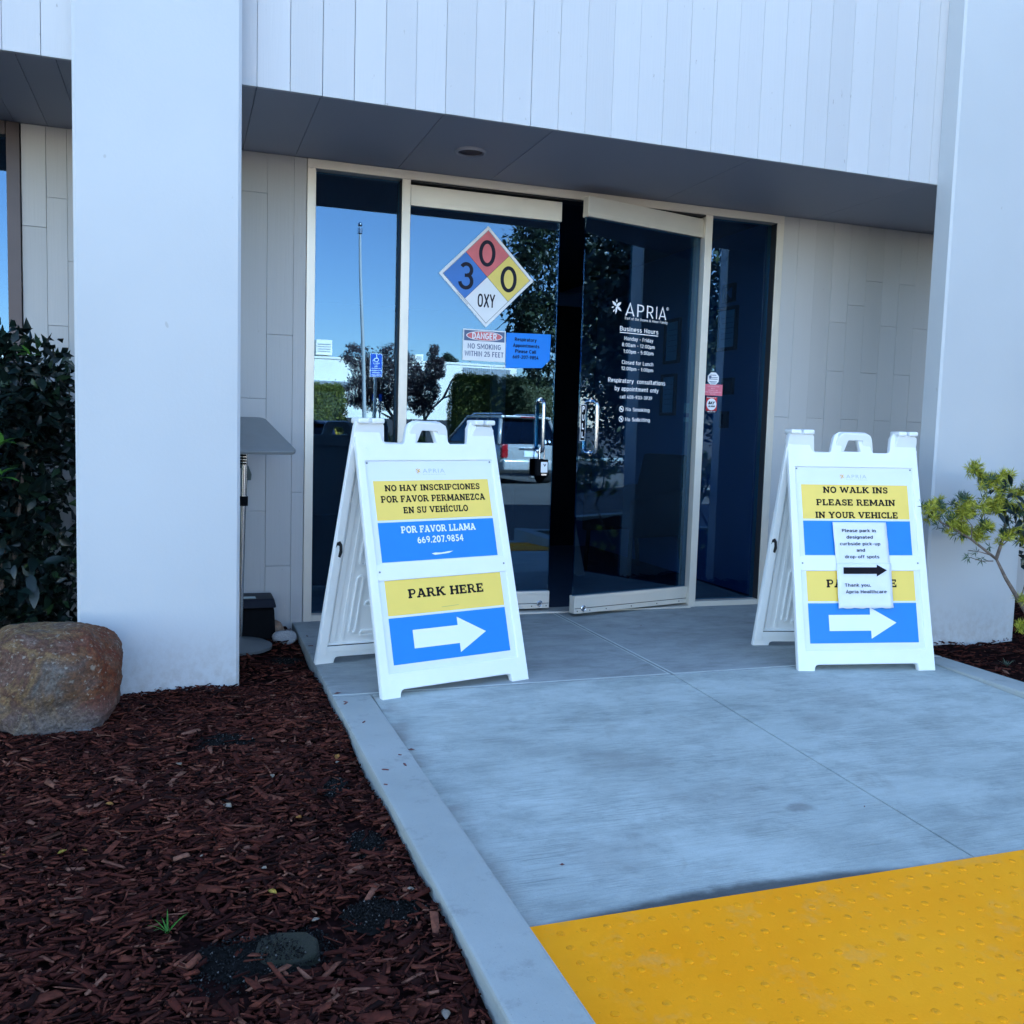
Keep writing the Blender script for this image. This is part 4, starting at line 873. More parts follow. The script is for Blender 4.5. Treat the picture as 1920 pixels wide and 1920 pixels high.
def star(cx, cz, r, yf, mat, parent, M=None, mat2=None):
    i = 0
    for a, l, w_, st in ((90, .52, .10, .45), (143, 1.0, .19, .0), (37, .95, .20, 0.0), (-34, 1.05, .18, 0.0), (-97, 1.1, .17, 0.0), (197, .5, .09, .45), (235, .5, .08, .52)):
        i += 1
        plate('logo_petal', [petal(cx, cz, R(a), r*l, r*w_, r*st)], yf-i*.00006, .0002, (mat2 if mat2 and i in (2, 3, 4) else mat), parent, M)
star(o_(.238), 1.768, .043, YV, M_VINYL, DR)
words('lettering', 'Part of the Owens & Minor Family', o_(.302), o_(.628), 1.699, 1.715, M_VINYL, DR, yf=YV, sans=.12)
vin('Business Hours', .268, .559, 1.634, 1.660, .028)
plate('underline', [rect(o_(.268), o_(.559), 1.622, 1.627)], YV, .0003, M_VINYL, DR)
vin('Monday - Friday', .303, .522, 1.583, 1.605, .022)
vin('8:00am - 12:00pm', .288, .536, 1.547, 1.568, .022)
vin('1:00pm - 5:00pm', .300, .528, 1.510, 1.531, .022)
vin('Closed for Lunch', .292, .530, 1.447, 1.469, .022)
vin('12:00pm - 1:00pm', .290, .531, 1.413, 1.433, .022)
vin('Respiratory  consultations', .197, .630, 1.340, 1.365, .024)
vin('by appointment only', .247, .580, 1.295, 1.320, .024)
vin('call 408-933-3939', .287, .532, 1.251, 1.271, .022)
vin('No Smoking', .334, .516, 1.180, 1.201, .022)
vin('No Soliciting', .333, .522, 1.122, 1.143, .022)
for z in (1.190, 1.133):
    cx = o_(.303)
    plate('prohibition_icon', [circ(cx, z, .0175), circ(cx, z, .0135)], YV, .0003, M_VINYL, DR)
    plate('prohibition_icon', [[(cx-.012, z+.009), (cx-.009, z+.012), (cx+.012, z-.009), (cx+.009, z-.012)]], YV-.0001, .0003, M_VINYL, DR)
    plate('prohibition_icon', [rect(cx-.009, cx+.008, z-.003, z+.003)] if z > 1.16 else [circ(cx+.001, z, .006, .0075, 12)], YV-.0002, .0003, M_VINYL, DR)
# PULL plate
plate('pull_plate', [rect(o_(.010), o_(.046), 1.003, 1.206)], YV-.0004, .0008, M_VINYL, DR)
plate('pull_plate', [rect(o_(.0125), o_(.0435), 1.0055, 1.2035)], YV-.0008, .0003, M_BLACKP, DR)
for k, ch in enumerate('PULL'):
    z = 1.163-k*.048; words('lettering', ch, o_(.020), o_(.036), z, z+.034, M_VINYL, DR, weight=.03, yf=YV-.0013)

# ---- things stuck on the left door (world coordinates, glass front at y=.024)
GY = .0375
H = thing('hazard_placard', (.963, GY, 1.89), 'diamond hazard placard with 3, 0, 0 and OXY on the left glass door', 'sign')
def Hp(name, loops, dy, mat, th=.0004): return plate(name, [[(a-.963, b-1.89) for a, b in l] for l in loops], -dy, th, mat, H)
cx, cz, hw_ = .963, 1.891, .275
dia = lambda r, x_=cx, z_=cz: [(x_, z_-r), (x_+r, z_), (x_, z_+r), (x_-r, z_)]
Hp('backing', [dia(.276)], .0010, M_NFPAW, .001)
Hp('border_line', [dia(.254), dia(.2515)], .0016, M_INK)
q = .2515; h2 = q/2
for (ox, oz, mt) in ((0, h2, M_RED), (-h2, 0, M_NFPAB), (h2, 0, M_NFPAY), (0, -h2, M_NFPAW)): Hp('quadrant', [dia(h2-.0012, cx+ox, cz+oz)], .0015, mt)
e = .0011
Hp('border_line', [[(cx-h2-e, cz+h2), (cx-h2+e, cz+h2), (cx+h2+e, cz-h2), (cx+h2-e, cz-h2)]], .0017, M_INK); Hp('border_line', [[(cx+h2-e, cz+h2), (cx+h2+e, cz+h2), (cx-h2+e, cz-h2), (cx-h2-e, cz-h2)]], .0019, M_INK)
def Hd(loopsw): pass
for (ox, oz) in ((-.003, h2+.003), (h2, -.002)):
    bm = BM(); _poly(bm, circ(ox, oz, .038, .062, 30), .020, 0, True); bm.transform(Matrix.Translation((0, -.0022, 0)) @ UP); obj('lettering', bm, M_GREYINK, H)
bm = BM(); _poly(bm, _arc(-h2+.005, .030, .030, .032, 150, -75, 16), .020, 0); _poly(bm, _arc(-h2+.003, -.031, .034, .036, 80, -175, 18), .020, .0001); _poly(bm, [(-h2-.004, .0005), (-h2+.018, .0005)], .019, .0002)
bm.transform(Matrix.Translation((0, -.0022, 0)) @ UP); obj('lettering', bm, M_GREYINK, H)
words('lettering', 'OXY', -.052, .050, -.165, -.093, M_GREYINK, H, yf=-.0022, sans=.15)
Mx = Matrix.Translation((-.17, 0, -.098)) @ Matrix.Rotation(R(45), 4, 'Y')
words('lettering', 'HAZARD RATING SYSTEM', -.005, .085, .001, .006, M_INK, H, M=Mx, yf=-.0018)

G = thing('danger_sign', (.957, GY, 1.515), 'small white DANGER no smoking sign under the diamond placard', 'sign')
gp = lambda n_, lp, dy, mt, th=.0004: plate(n_, lp, -dy, th, mt, G)
gp('backing', [rect(-.124, .124, -.086, .086)], .001, M_NFPAW, .001)
gp('header_band', [rect(-.118, .118, .023, .080)], .0014, M_SLATE)
gp('oval_border', [circ(0, .0515, .106, .0265, 40)], .0018, M_NFPAW)
gp('oval', [circ(0, .0515, .101, .0235, 40)], .0022, M_RED)
words('lettering', 'DANGER', -.072, .072, .035, .068, M_NFPAW, G, yf=-.0026, sans=.19)
words('lettering', 'NO SMOKING', -.096, .098, -.020, .008, M_SLATE, G, yf=-.0016, sans=.15)
words('lettering', 'WITHIN 25 FEET', -.113, .114, -.061, -.033, M_SLATE, G, yf=-.0016, sans=.15)
K = thing('blue_notice', (1.22, GY, 1.5), 'translucent blue notice sheet with a clipped lower corner beside the danger sign', 'notice')
plate('film', [[(-.134, -.102), (.085, -.092), (.131, -.045), (.134, .100), (-.134, .094)]], -.0006, .0006, M_FILM, K)
for s_, a, b, z in (('Respiratory', -.084, .048, .052), ('Appointments', -.094, .066, .018), ('Please Call', -.080, .047, -.014), ('669-207-9854', -.094, .062, -.046)): words('lettering', s_, a, b, z, z+.019, M_INK, K, yf=-.001, sans=.19)

KB = thing('lock_box', (1.305, -.008, .92), 'black combination lock box hanging from the left door handle', 'lock box')
bm = BM(); box(bm, -.036, .036, -.016, .016, -.125, -.030); obj('body', bm, M_BLACKP, KB, bevel=.006, seg=3, smooth=True)
bm = BM(); tube(bm, [(-.014, 0, -.032), (-.014, 0, .030), (-.010, 0, .040), (0, 0, .045), (.010, 0, .040), (.014, 0, .030), (.014, 0, -.032)], .0035, 10); obj('shackle', bm, M_STEEL, KB, smooth=True)
plate('label', [rrect(-.010, .030, -.105, -.045, .003)], -.0168, .0006, M_VINYL, KB); plate('dial', [rrect(-.006, .026, -.122, -.112, .002)], -.0168, .0006, M_STEEL, KB)
words('lettering', 'V', .004, .022, -.072, -.056, M_INK, KB, weight=.03, yf=-.0172)
# side light stickers
st = thing('alarm_sticker', (2.436, .054, 1.40), 'white octagonal sticker at the top of the right side light cluster', 'sticker')
plate('backing', [[(.042*math.cos(R(22.5+45*k)), .042*math.sin(R(22.5+45*k))) for k in range(8)]], -.0006, .0005, M_VINYL, st)
for z, a in ((.022, .02), (.008, .03), (-.002, .03), (-.018, .026), (-.026, .018)): plate('print_line', [rect(-a+(.012 if z == .008 else 0), a, z-.0022, z+.0018)], -.0009, .0003, M_SLATE, st)
plate('print_dot', [circ(-.022, .010, .009)], -.0009, .0003, M_SLATE, st)
st = thing('fire_sticker', (2.438, .054, 1.332), 'faded pink rectangular sticker below the white octagon', 'sticker')
plate('backing', [rect(-.066, .066, -.034, .034)], -.0006, .0005, M_PINK, st)
M_PK2 = plain('pale pink ink', (.85, .42, .48), .5)
for s_, a, z in (('THIS STRUCTURE', .042, .018), ('MUST', .014, .006), ('COMPLY BY', .036, -.006), ('FIRE REQUIREMENTS', .056, -.017), ('NOTICE', .018, -.028)): words('lettering', s_, -a, a, z, z+.007, M_PK2, st, weight=.02, yf=-.0009)
st = thing('alarm_sticker', (2.432, .054, 1.243), 'red sticker with white disc reading BAY ALARM on the side light', 'sticker')
plate('backing', [rect(-.038, .038, -.038, .046)], -.0006, .0005, M_BRED, st); plate('disc', [circ(0, .001, .034, .036)], -.0009, .0003, M_VINYL, st)
plate('lower_strip', [rect(-.037, .035, -.0478, -.0385)], -.0006, .0005, M_INK, st)
words('lettering', 'BAY', -.024, .026, .001, .019, M_INK, st, weight=.06, yf=-.0013, shear=.3); words('lettering', 'ALARM', -.025, .025, -.016, -.005, M_INK, st, weight=.05, yf=-.0013, shear=.3)
words('lettering', 'PROTECTED BY', -.033, .033, .039, .0448, M_VINYL, st, weight=.03, yf=-.0009); words('lettering', '1-800-470-1000', -.03, .03, -.0462, -.0405, M_VINYL, st, weight=.02, yf=-.0009)

# ================================================================ INTERIOR
def room(name, mat, *b): bm = BM(); box(bm, *b); return obj(name, bm, mat, kind='structure')
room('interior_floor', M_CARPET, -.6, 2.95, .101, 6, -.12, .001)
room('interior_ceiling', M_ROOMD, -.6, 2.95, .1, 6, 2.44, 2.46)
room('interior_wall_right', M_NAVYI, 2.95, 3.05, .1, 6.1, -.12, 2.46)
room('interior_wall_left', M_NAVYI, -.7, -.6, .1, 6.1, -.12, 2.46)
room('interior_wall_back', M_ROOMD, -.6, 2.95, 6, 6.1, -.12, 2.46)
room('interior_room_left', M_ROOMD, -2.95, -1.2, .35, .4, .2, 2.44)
# corner post and dark back opening seen through the open door
def ithing(name, label, cat, loc): return thing(name, loc, label, cat)
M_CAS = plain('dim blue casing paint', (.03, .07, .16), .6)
t_ = ithing('door_casing', 'blue painted interior door casing seen through the open door', 'door casing', (2.9, 3.0, 0))
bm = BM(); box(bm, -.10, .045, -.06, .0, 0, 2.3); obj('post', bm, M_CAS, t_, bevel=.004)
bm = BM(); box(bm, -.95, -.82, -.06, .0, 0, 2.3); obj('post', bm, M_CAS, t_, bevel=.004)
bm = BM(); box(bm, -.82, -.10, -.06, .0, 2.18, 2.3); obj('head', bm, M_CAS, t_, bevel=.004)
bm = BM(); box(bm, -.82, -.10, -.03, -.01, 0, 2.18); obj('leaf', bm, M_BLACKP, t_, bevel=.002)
def frame_on_wall(y0, y1, z0, z1, label, mat=M_PIC, lines=True):
    t_ = thing('picture_frame', (2.949, (y0+y1)/2, (z0+z1)/2), label, 'picture frame'); hw, hh = (y1-y0)/2, (z1-z0)/2; b_ = .022
    for a in ((-hw, hw, hh-b_, hh), (-hw, hw, -hh, -hh+b_), (-hw, -hw+b_, -hh+b_, hh-b_), (hw-b_, hw, -hh+b_, hh-b_)):
        bm = BM(); box(bm, -.022, 0, a[0], a[1], a[2], a[3]); obj('frame_bar', bm, M_BLACKP, t_)
    bm = BM(); box(bm, -.008, -.002, -hw+b_, hw-b_, -hh+b_, hh-b_); obj('print', bm, mat, t_)
    if lines:
        for k in range(5):
            z = hh*.5-k*hh*.24; bm = BM(); box(bm, -.0090, -.0082, -hw*.6, hw*.6, z, z+.003); obj('print_line', bm, M_SLATE, t_)
frame_on_wall(.61, .86, 1.645, 1.945, 'black framed certificate on the blue wall behind the right side light')
frame_on_wall(.655, .80, 1.975, 2.10, 'small dark plaque with a light triangle above the certificate', M_ROOMD, False)
bm = BM(); v = [bm.verts.new((2.935, y_, z_)) for y_, z_ in ((.69, 2.08), (.69, 1.99), (.76, 2.045))]; bm.faces.new(v); tri = obj('plaque_emblem', bm, plain('blue emblem', (.1, .3, .7), .3), bpy.data.objects['picture_frame.001'], world=True)
frame_on_wall(.62, .76, 1.34, 1.455, 'dark plaque behind the pink sticker inside', M_ROOMD)
frame_on_wall(.67, .76, 1.11, 1.225, 'small dark wall unit below the dark plaque inside', M_BLACKP, False)
frame_on_wall(1.39, 1.63, 1.60, 1.94, 'black framed document seen through the open door glass, upper one')
frame_on_wall(1.42, 1.65, 1.20, 1.52, 'black framed document seen through the open door glass, lower one')
t_ = thing('thermostat_notice', (2.949, 1.25, 1.22), 'small white notice with a blue band on the interior wall', 'notice')
bm = BM(); box(bm, -.004, 0, -.045, .045, -.07, .07); obj('card', bm, M_VINYL, t_)
bm = BM(); box(bm, -.005, -.0042, -.045, .045, -.035, -.005); obj('band', bm, M_BLUES, t_)
def chair(loc, rz, label):
    t_ = thing('waiting_chair', loc, label, 'chair', 'black waiting room chairs', rz)
    bm = BM(); box(bm, -.27, .27, -.26, .26, .36, .46); obj('seat', bm, M_CHAIR, t_, bevel=.03, seg=3, smooth=True)
    bm = BM(); v = box(bm, -.26, .26, .20, .29, .44, .90); 
    for q in v:
        if q.co.z > .8: q.co.y += .08; q.co.x *= .86
    obj('backrest', bm, M_CHAIR, t_, bevel=.03, seg=3, smooth=True)
    for sx in (-1, 1):
        bm = BM(); v = box(bm, sx*.27-.035, sx*.27+.035, -.25, .26, .30, .66)
        for q in v:
            if q.co.z > .6 and q.co.y < 0: q.co.z -= .08
        obj('arm', bm, M_CHAIR, t_, bevel=.025, seg=3, smooth=True)
        bm = BM(); tube(bm, [(sx*.24, -.22, .38), (sx*.25, -.24, 0)], .016, 8); obj('leg', bm, M_CHAIR, t_)
        bm = BM(); tube(bm, [(sx*.24, .24, .4), (sx*.25, .30, 0)], .016, 8); obj('leg', bm, M_CHAIR, t_)
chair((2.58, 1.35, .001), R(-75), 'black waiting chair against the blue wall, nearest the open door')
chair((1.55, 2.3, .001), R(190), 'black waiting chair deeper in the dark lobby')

# ================================================================ SANDWICH BOARDS
TL_ = 1.122
def board(loc, ang, spread, tilt, label, skew=0.0):
    """origin: middle of the front feet; +y towards the back foot"""
    T = thing('sandwich_board', loc, label, 'sandwich board', 'white sandwich board signs at the entrance', ang)
    lean = math.asin(spread/2/TL_)
    MF = Matrix.Rotation(tilt, 4, 'Y') @ Matrix.Rotation(-lean, 4, 'X')
    MB_ = Matrix.Translation((-skew, spread, 0)) @ Matrix.Rotation(tilt+math.asin(skew/1.1), 4, 'Y') @ Matrix.Rotation(R(180), 4, 'Z') @ Matrix.Rotation(-lean, 4, 'X')
    W0, W1 = .333, .322
    def outline(th_top):
        P = [(-W0, 0), (-.262, 0), (-.258, .020), (-.252, .030), (-.240, .034), (.240, .034), (.252, .030), (.256, .020), (.258, 0), (W0, 0),
             (W1, 1.085), (W1-.005, 1.108), (W1-.018, th_top), (.215, th_top), (.204, 1.10), (.192, 1.035), (.186, 1.026), (.174, 1.021),
             (.100, 1.021), (.092, 1.030), (.074, 1.098), (.066, 1.112), (.050, 1.122), (-.060, 1.122), (-.080, 1.112), (-.090, 1.095), (-.108, 1.030), (-.116, 1.021),
             (-.196, 1.021), (-.208, 1.026), (-.216, 1.04), (-.224, 1.10), (-.232, th_top), (-W1+.018, th_top), (-W1+.005, 1.108), (-W1, 1.085)]
        return P
    hole = [(-.064, 1.026), (.044, 1.026), (.030, 1.088), (.024, 1.094), (-.048, 1.094), (-.053, 1.088)]
    recess = rrect(-.3, .3, .092, .957, .006, 3)
    for M_, nm in ((MF, 'front_panel'), (MB_, 'back_panel')):
        plate(nm, [outline(1.118), hole[::-1], recess[::-1]], 0, .030, M_WHITEPL, T, M_, bev=.004, smooth=True)
        # recess floor, a shade behind the front
        p = plate('recess_floor', [rect(-.302, .302, .090, .959)], .011, .006, M_WHITEPL, T, M_)
        # raised rim at both sides (inner face of the moulding)
        if nm == 'back_panel':
            for a in (-1, 1):
                for (u0, u1, dd) in ((.300, .330, .006), (.262, .284, .005), (.222, .236, .004)):
                    xa, xb = sorted((a*u0, a*u1)); q = plate('moulded_rib', [rrect(xa, xb, .045 if u0 > .29 else .10, 1.05 if u0 > .29 else .94, .005, 2)], .030 if u0 > .29 else .017, dd, M_WHITEPL, T, M_, bev=.0018, smooth=True)
            def pill(x0, x1, z0, z1, w_=.0065):
                r_ = min(x1-x0, z1-z0)/2
                plate('moulded_groove', [rrect(x0, x1, z0, z1, r_*.98, 6), rrect(x0+w_, x1-w_, z0+w_, z1-w_, (r_-w_)*.98, 6)[::-1]], .017, .009, M_WHITEPL, T, M_, bev=.0018, smooth=True)
            for a in (-1, 1):
                for z0, z1 in ((.14, .42), (.47, .72), (.76, .92)):
                    xa, xb = sorted((a*.170, a*.205)); pill(xa, xb, z0, z1)
                for z0 in (.125, .27, .39, .56, .66):
                    xa, xb = sorted((a*.045, a*.15)); pill(xa, xb, z0, z0+.028)
            pill(-.10, -.045, .19, .245, .005); pill(.045, .10, .19, .245, .005)
            plate('foot_rail', [rect(-.30, .30, .060, .086)], .0305, .004, M_WHITEPL, T, M_, bev=.001)
            plate('foot_rail_gap', [rect(-.30, .30, .0865, .0915)], .0302, .001, M_DARKGAP, T, M_)
    # sheets
    up = plate('sign_sheet', [rect(-.2975, .2975, .497, .954)], .0075, .003, M_SHEET, T, MF); lw = plate('sign_sheet', [rect(-.2975, .2975, .096, .4945)], .0075, .003, M_SHEET, T, MF)
    plate('cross_bar', [rrect(-.298, .298, .4635, .529, .008, 3)], .0005, .0065, M_WHITEPL, T, MF, bev=.001)
    plate('shadow_gap', [rect(-.298, .298, .9535, .9555)], .006, .002, M_DARKGAP, T, MF)
    for a in (-1, 1):
        for z in (.945, .497): plate('screw', [circ(a*.288, z, .0042, n=10)], .0045 if z > .9 else -.0008, .002, M_GREYTOP, T, MF)
        plate('button', [circ(a*.29, 1.0, .011), circ(a*.29, 1.0, .0085)[::-1]], -.0012, .002, M_WHITEPL, T, MF); plate('button', [circ(a*.28, .062, .011), circ(a*.28, .062, .0085)[::-1]], -.0012, .002, M_WHITEPL, T, MF)
    Hh = math.cos(lean)*TL_
    Mt = Matrix.Rotation(tilt, 4, 'Y')
    for a, b in ((-.322, -.272), (-.262, -.207), (.218, .262), (.272, .318)):
        bm = BM(); box(bm, a, b, spread/2-.042, spread/2+.042, Hh-.012, Hh+.010, Mt); obj('hinge_cap', bm, M_WHITEPL, T, bevel=.008, seg=3, smooth=True)
    plate('latch_hole', [[(.298, .540), (.304, .575), (.316, .592), (.329, .585), (.331, .560), (.325, .572), (.317, .570), (.313, .550), (.315, .520), (.304, .515)]], .0368, .0006, M_DARKGAP, T, MB_)
    def band(parent, z0, z1, mat, nm='colour_band', dy=.0072): return plate(nm, [rect(-.270, .268, z0, z1)], dy-.0003, .0003, mat, parent, MF)
    band(up, .706, .870, M_YEL); band(up, .535, .697, M_BLU); band(lw, .320, .461, M_YEL); band(lw, .127, .311, M_BLU)
    words('logo_lettering', 'APRIA', -.040, .062, .9015, .9185, M_LOGO, up, M=MF, weight=-.012, yf=.0070, spacing=1.2)
    star(-.062, .911, .0135, .0071, M_ORNG, up, MF)
    words('logo_lettering', 'Part of the Owens & Minor Family', -.040, .066, .893, .8965, M_LOGO, up, M=MF, weight=-.01, yf=.0070)
    plate('arrow', [[(-.172, .183), (.033, .183), (.033, .146), (.162, .219), (.033, .291), (.033, .257), (-.172, .257)]], .0064, .0003, M_WINK, lw, MF)
    words('lettering', 'PARK HERE', -.173, .175, .384, .421, M_INK, lw, M=MF, yf=.0064, slab=True)
    return T, up, lw, MF
TLb, up, lw, MF = board((.4265, -1.4375, .0), math.atan2(.145, .649), .64, -.014, 'white sandwich board at the left kerb with Spanish text and a right arrow', .045)
def sl(s_, a, b, z0, z1, mt, par): words('lettering', s_, a, b, z0, z1, mt, par, M=MF, yf=.0064, slab=True)
sl('NO HAY INSCRIPCIONES', -.222, .222, .826, .852, M_INK, up); sl('POR FAVOR PERMANEZCA', -.244, .242, .779, .807, M_INK, up); sl('EN SU VEHÍCULO', -.150, .152, .732, .759, M_INK, up)
sl('POR FAVOR LLAMA', -.171, .177, .650, .679, M_WINK, up); sl('669.207.9854', -.103, .111, .605, .634, M_WINK, up)
plate('tear', [[(-.046, .560), (-.03, .563), (.0, .5615), (.03, .565), (.056, .566), (.035, .558), (.0, .5555), (-.03, .5535)]], .0062, .0005, M_WINK, up, MF)
plate('tear', [[(-.03, .338), (.05, .341), (.05, .3395), (-.03, .3365)]], .0062, .0004, plain('scuff', (.45, .4, .15), .6), lw, MF)
TRb, up, lw, MF = board((2.346, -1.563, -.004), math.atan2(-.127, .650), .53, -.008, 'white sandwich board on the right with English text and paper notes taped on it', .012)
sl('NO WALK INS', -.162, .165, .830, .860, M_INK, up); sl('PLEASE REMAIN', -.199, .199, .770, .800, M_INK, up); sl('IN YOUR VEHICLE', -.207, .207, .710, .740, M_INK, up)
# paper notes: separate things taped on the board
def wpaper(name, x0, x1, z0, z1, label, y_, edge):
    Wm = MAT4[TRb.name] @ MF
    o = thing(name, Wm @ Vector(((x0+x1)/2, 0, (z0+z1)/2)), label, 'paper note', 'paper notes taped on the right sandwich board')
    Mi = MAT4[o.name].inverted() @ Wm
    nx, nz = 14, 12; bm = BM(); g = {}
    for j in range(nz+1):
        for i in range(nx+1):
            x = x0+(x1-x0)*i/nx+edge*(j/nz-.5); z = z0+(z1-z0)*j/nz
            yy = y_-.0014*abs(math.sin(i*1.7+j*.9))-.0010*math.sin(j*1.3)
            if j == 0: yy -= .0035*abs(math.sin(i*.8)); z += .002*math.sin(i*1.9)
            g[i, j] = bm.verts.new(Mi @ Vector((x, yy, z)))
    for j in range(nz):
        for i in range(nx): bm.faces.new((g[i, j], g[i+1, j], g[i+1, j+1], g[i, j+1]))
    bmesh.ops.recalc_face_normals(bm, faces=bm.faces); bmesh.ops.solidify(bm, geom=bm.faces[:], thickness=.0004); bmesh.ops.recalc_face_normals(bm, faces=bm.faces)
    obj('sheet', bm, M_PAPER, o, smooth='all'); return o, Mi
n1, Mi = wpaper('paper_note', -.126, .143, .487, .690, 'upper taped paper asking to park in the curbside spots', -.0012, -.006)
X_ = lambda x, y: -.126+(x-(648+(y-703)*.0647))*.000755
Z_ = lambda y: .690-(y-703)*.0007
def nw(s_, xa, xb, yc, o, mi, yf): words('lettering', s_, X_(xa, yc), X_(xb, yc), Z_(yc)-.007, Z_(yc)+.008, M_SLATE if False else M_GREYINK, o, M=mi, yf=yf, sans=.15)
for s_, a, b, y in (('Please park in', 705, 930, 761), ('designated', 735, 910, 805), ('curbside pick-up', 692, 960, 850), ('and', 802, 858, 893), ('drop-off spots', 725, 953, 937)): nw(s_, a, b, y, n1, Mi, -.0050)
n2, Mi = wpaper('paper_note', -.125, .146, .286, .497, 'lower taped paper with a black arrow and a thank you', -.0062, .004)
yf = -.0100
plate('arrow', [[(X_(712, 1030), Z_(1052)), (X_(932, 1052), Z_(1052)), (X_(932, 1070), Z_(1070)), (X_(1000, 1028), Z_(1028)), (X_(932, 990), Z_(990)), (X_(932, 1008), Z_(1008)), (X_(712, 1008), Z_(1008))]], yf, .0003, M_INK, n2, Mi)
nw('Thank you,', 722, 893, 1127, n2, Mi, yf); nw('Apria Healthcare', 727, 997, 1171, n2, Mi, yf)

# ================================================================ STAND, BAIT BOX behind the left column
T = thing('adjustable_table', (-.42, -.42, -.03), 'grey tilted table top on a chrome telescopic pole behind the left column', 'table')
Bc, Fc_ = Vector((-.248, -.17, 1.068)), Vector((-.132, -.58, .916)); e1 = (Bc-Fc_); e2 = Vector((-.44, -.125, 0.0))
e1n, e2n = e1.normalized(), e2.normalized(); nn = e2n.cross(e1n).normalized()
if nn.z > 0: nn = -nn
loop = rrect(0, e2.length, 0, e1.length, .03, 4)
me = curve_mesh([loop], .005, .004, 2); Mm = Matrix.Identity(4)
for i in range(3): Mm[i][0] = e2n[i]; Mm[i][1] = e1n[i]; Mm[i][2] = nn[i]; Mm[i][3] = Fc_[i]
me.transform(MAT4[T.name].inverted() @ Mm); link_mesh('table_top', me, M_GREYTOP, T)
bm = BM(); tube(bm, [(-.352, -.40, .94), (-.357, -.40, .66)], .015, 14); obj('upper_pole', bm, M_STEEL, T, world=True, smooth=True)
bm = BM(); tube(bm, [(-.357, -.40, .70), (-.3575, -.40, .655)], .021, 14); obj('collar', bm, M_BLACKP, T, world=True, smooth=True)
bm = BM(); tube(bm, [(-.3575, -.40, .66), (-.372, -.40, .0)], .0125, 14); obj('lower_pole', bm, M_STEEL, T, world=True, smooth=True)
bm = BM(); lathe(bm, [(.165, -.02), (.165, -.006), (.14, .006), (.06, .02), (.02, .034)], 36, (-.385, -.40, -.012)); obj('base', bm, plain('grey stand base', (.11, .12, .125), .5), T, world=True, smooth=True)
for k in range(4):
    bm = BM(); box(bm, -.395, -.345, -.42, -.38, .890-k*.013, .898-k*.013); obj('bracket_tooth', bm, M_BLACKP, T, world=True, bevel=.002)
T = thing('walking_cane', (-.40, -.36, 0), 'dark grey green cane with curved handle leaning on the pole', 'cane')
bm = BM(); tube(bm, [(-.44, -.37, .80), (-.41, -.37, .842), (-.375, -.37, .850), (-.345, -.37, .835), (-.332, -.37, .80), (-.333, -.37, .775)], [.012, .014, .015, .015, .014, .012], 12); obj('handle', bm, M_TOOLK, T, world=True, smooth=True)
bm = BM(); tube(bm, [(-.345, -.365, .79), (-.378, -.35, -.02)], .009, 12); obj('shaft', bm, M_TOOLK, T, world=True, smooth=True)
T = thing('bait_box', (-.34, -.17, -.03), 'low black rodent bait box with a white label against the wall', 'bait box')
bm = BM(); v = box(bm, -.16, .150, -.10, .11, 0, .160)
for q in v:
    if q.co.z > .1: q.co.x *= .96; q.co.y = q.co.y*.92+.01
obj('body', bm, M_BLACKP, T, bevel=.018, seg=3, smooth=True)
bm = BM(); v = box(bm, -.162, .152, -.102, .112, .162, .205)
for q in v:
    if q.co.z > .2: q.co.x *= .94; q.co.y = q.co.y*.88+.01
obj('lid', bm, plain('dark blue plastic', (.008, .010, .018), .5, spec=.15), T, bevel=.008, seg=3, smooth=True)
bm = BM(); box(bm, -.06, .055, -.060, -.005, .2055, .2068); obj('label', bm, plain('green white label', (.45, .52, .5), .5), T)

# ================================================================ PLANTS
def leaf_cloud(P, Dirs, L, W, fold=.25, droop=.15):
    """P base (n,3), unit Dirs (n,3): 6-vertex pointed leaves -> V, F quads"""
    n = len(P); up_ = rng.normal(0, 1, (n, 3)); side = np.cross(Dirs, up_); side /= np.linalg.norm(side, axis=1)[:, None]+1e-9; nrm = np.cross(side, Dirs)
    L = L[:, None]; W = W[:, None]
    a = P; m1 = P+Dirs*L*.5+nrm*L*droop*.3; tip = P+Dirs*L-nrm*L*droop
    l = P+Dirs*L*.42+side*W*.5+nrm*W*fold; r = P+Dirs*L*.42-side*W*.5+nrm*W*fold
    V = np.stack([a, l, tip, r, m1], 1).reshape(-1, 3)
    q = np.array([(0, 4, 1), (1, 4, 2), (0, 3, 4), (3, 2, 4)]); Fc = (q[None]+np.arange(n)[:, None, None]*5).reshape(-1, 3)
    return V, Fc
def rdirs(n, bias=(0, 0, .3)):
    d = rng.normal(0, 1, (n, 3))+np.array(bias); return d/np.linalg.norm(d, axis=1)[:, None]
def crown_points(ells, n, shell=.55):
    out = []
    vol = np.array([e[1][0]*e[1][1]*e[1][2] for e in ells])**.67; ns = (n*vol/vol.sum()).astype(int)
    for (c, r_), k in zip(ells, ns):
        ncl = max(8, k//45); cc = rdirs(ncl, (0, 0, .1))*(shell+(1-shell)*rng.random(ncl)[:, None]**.5)
        i = rng.integers(0, ncl, k); p = cc[i]+rng.normal(0, .15, (k, 3)); un = rng.random(k) < .4; p[un] = (rdirs(k, (0, 0, 0))*(.45+.6*rng.random(k)[:, None]**.6))[un]; out.append(p*np.array(r_)+np.array(c))
    return np.concatenate(out)
def crown(name, ells, n, size, mat, parent, world=True, ratio=.5):
    P = crown_points(ells, n); n = len(P); L = rng.uniform(.7, 1.3, n)*size
    V, Fc = leaf_cloud(P, rdirs(n), L, L*ratio)
    if parent is not None: V = V-np.array(parent.location)
    return link_mesh(name, np_mesh(name, V, Fc), mat, parent, kind='stuff')
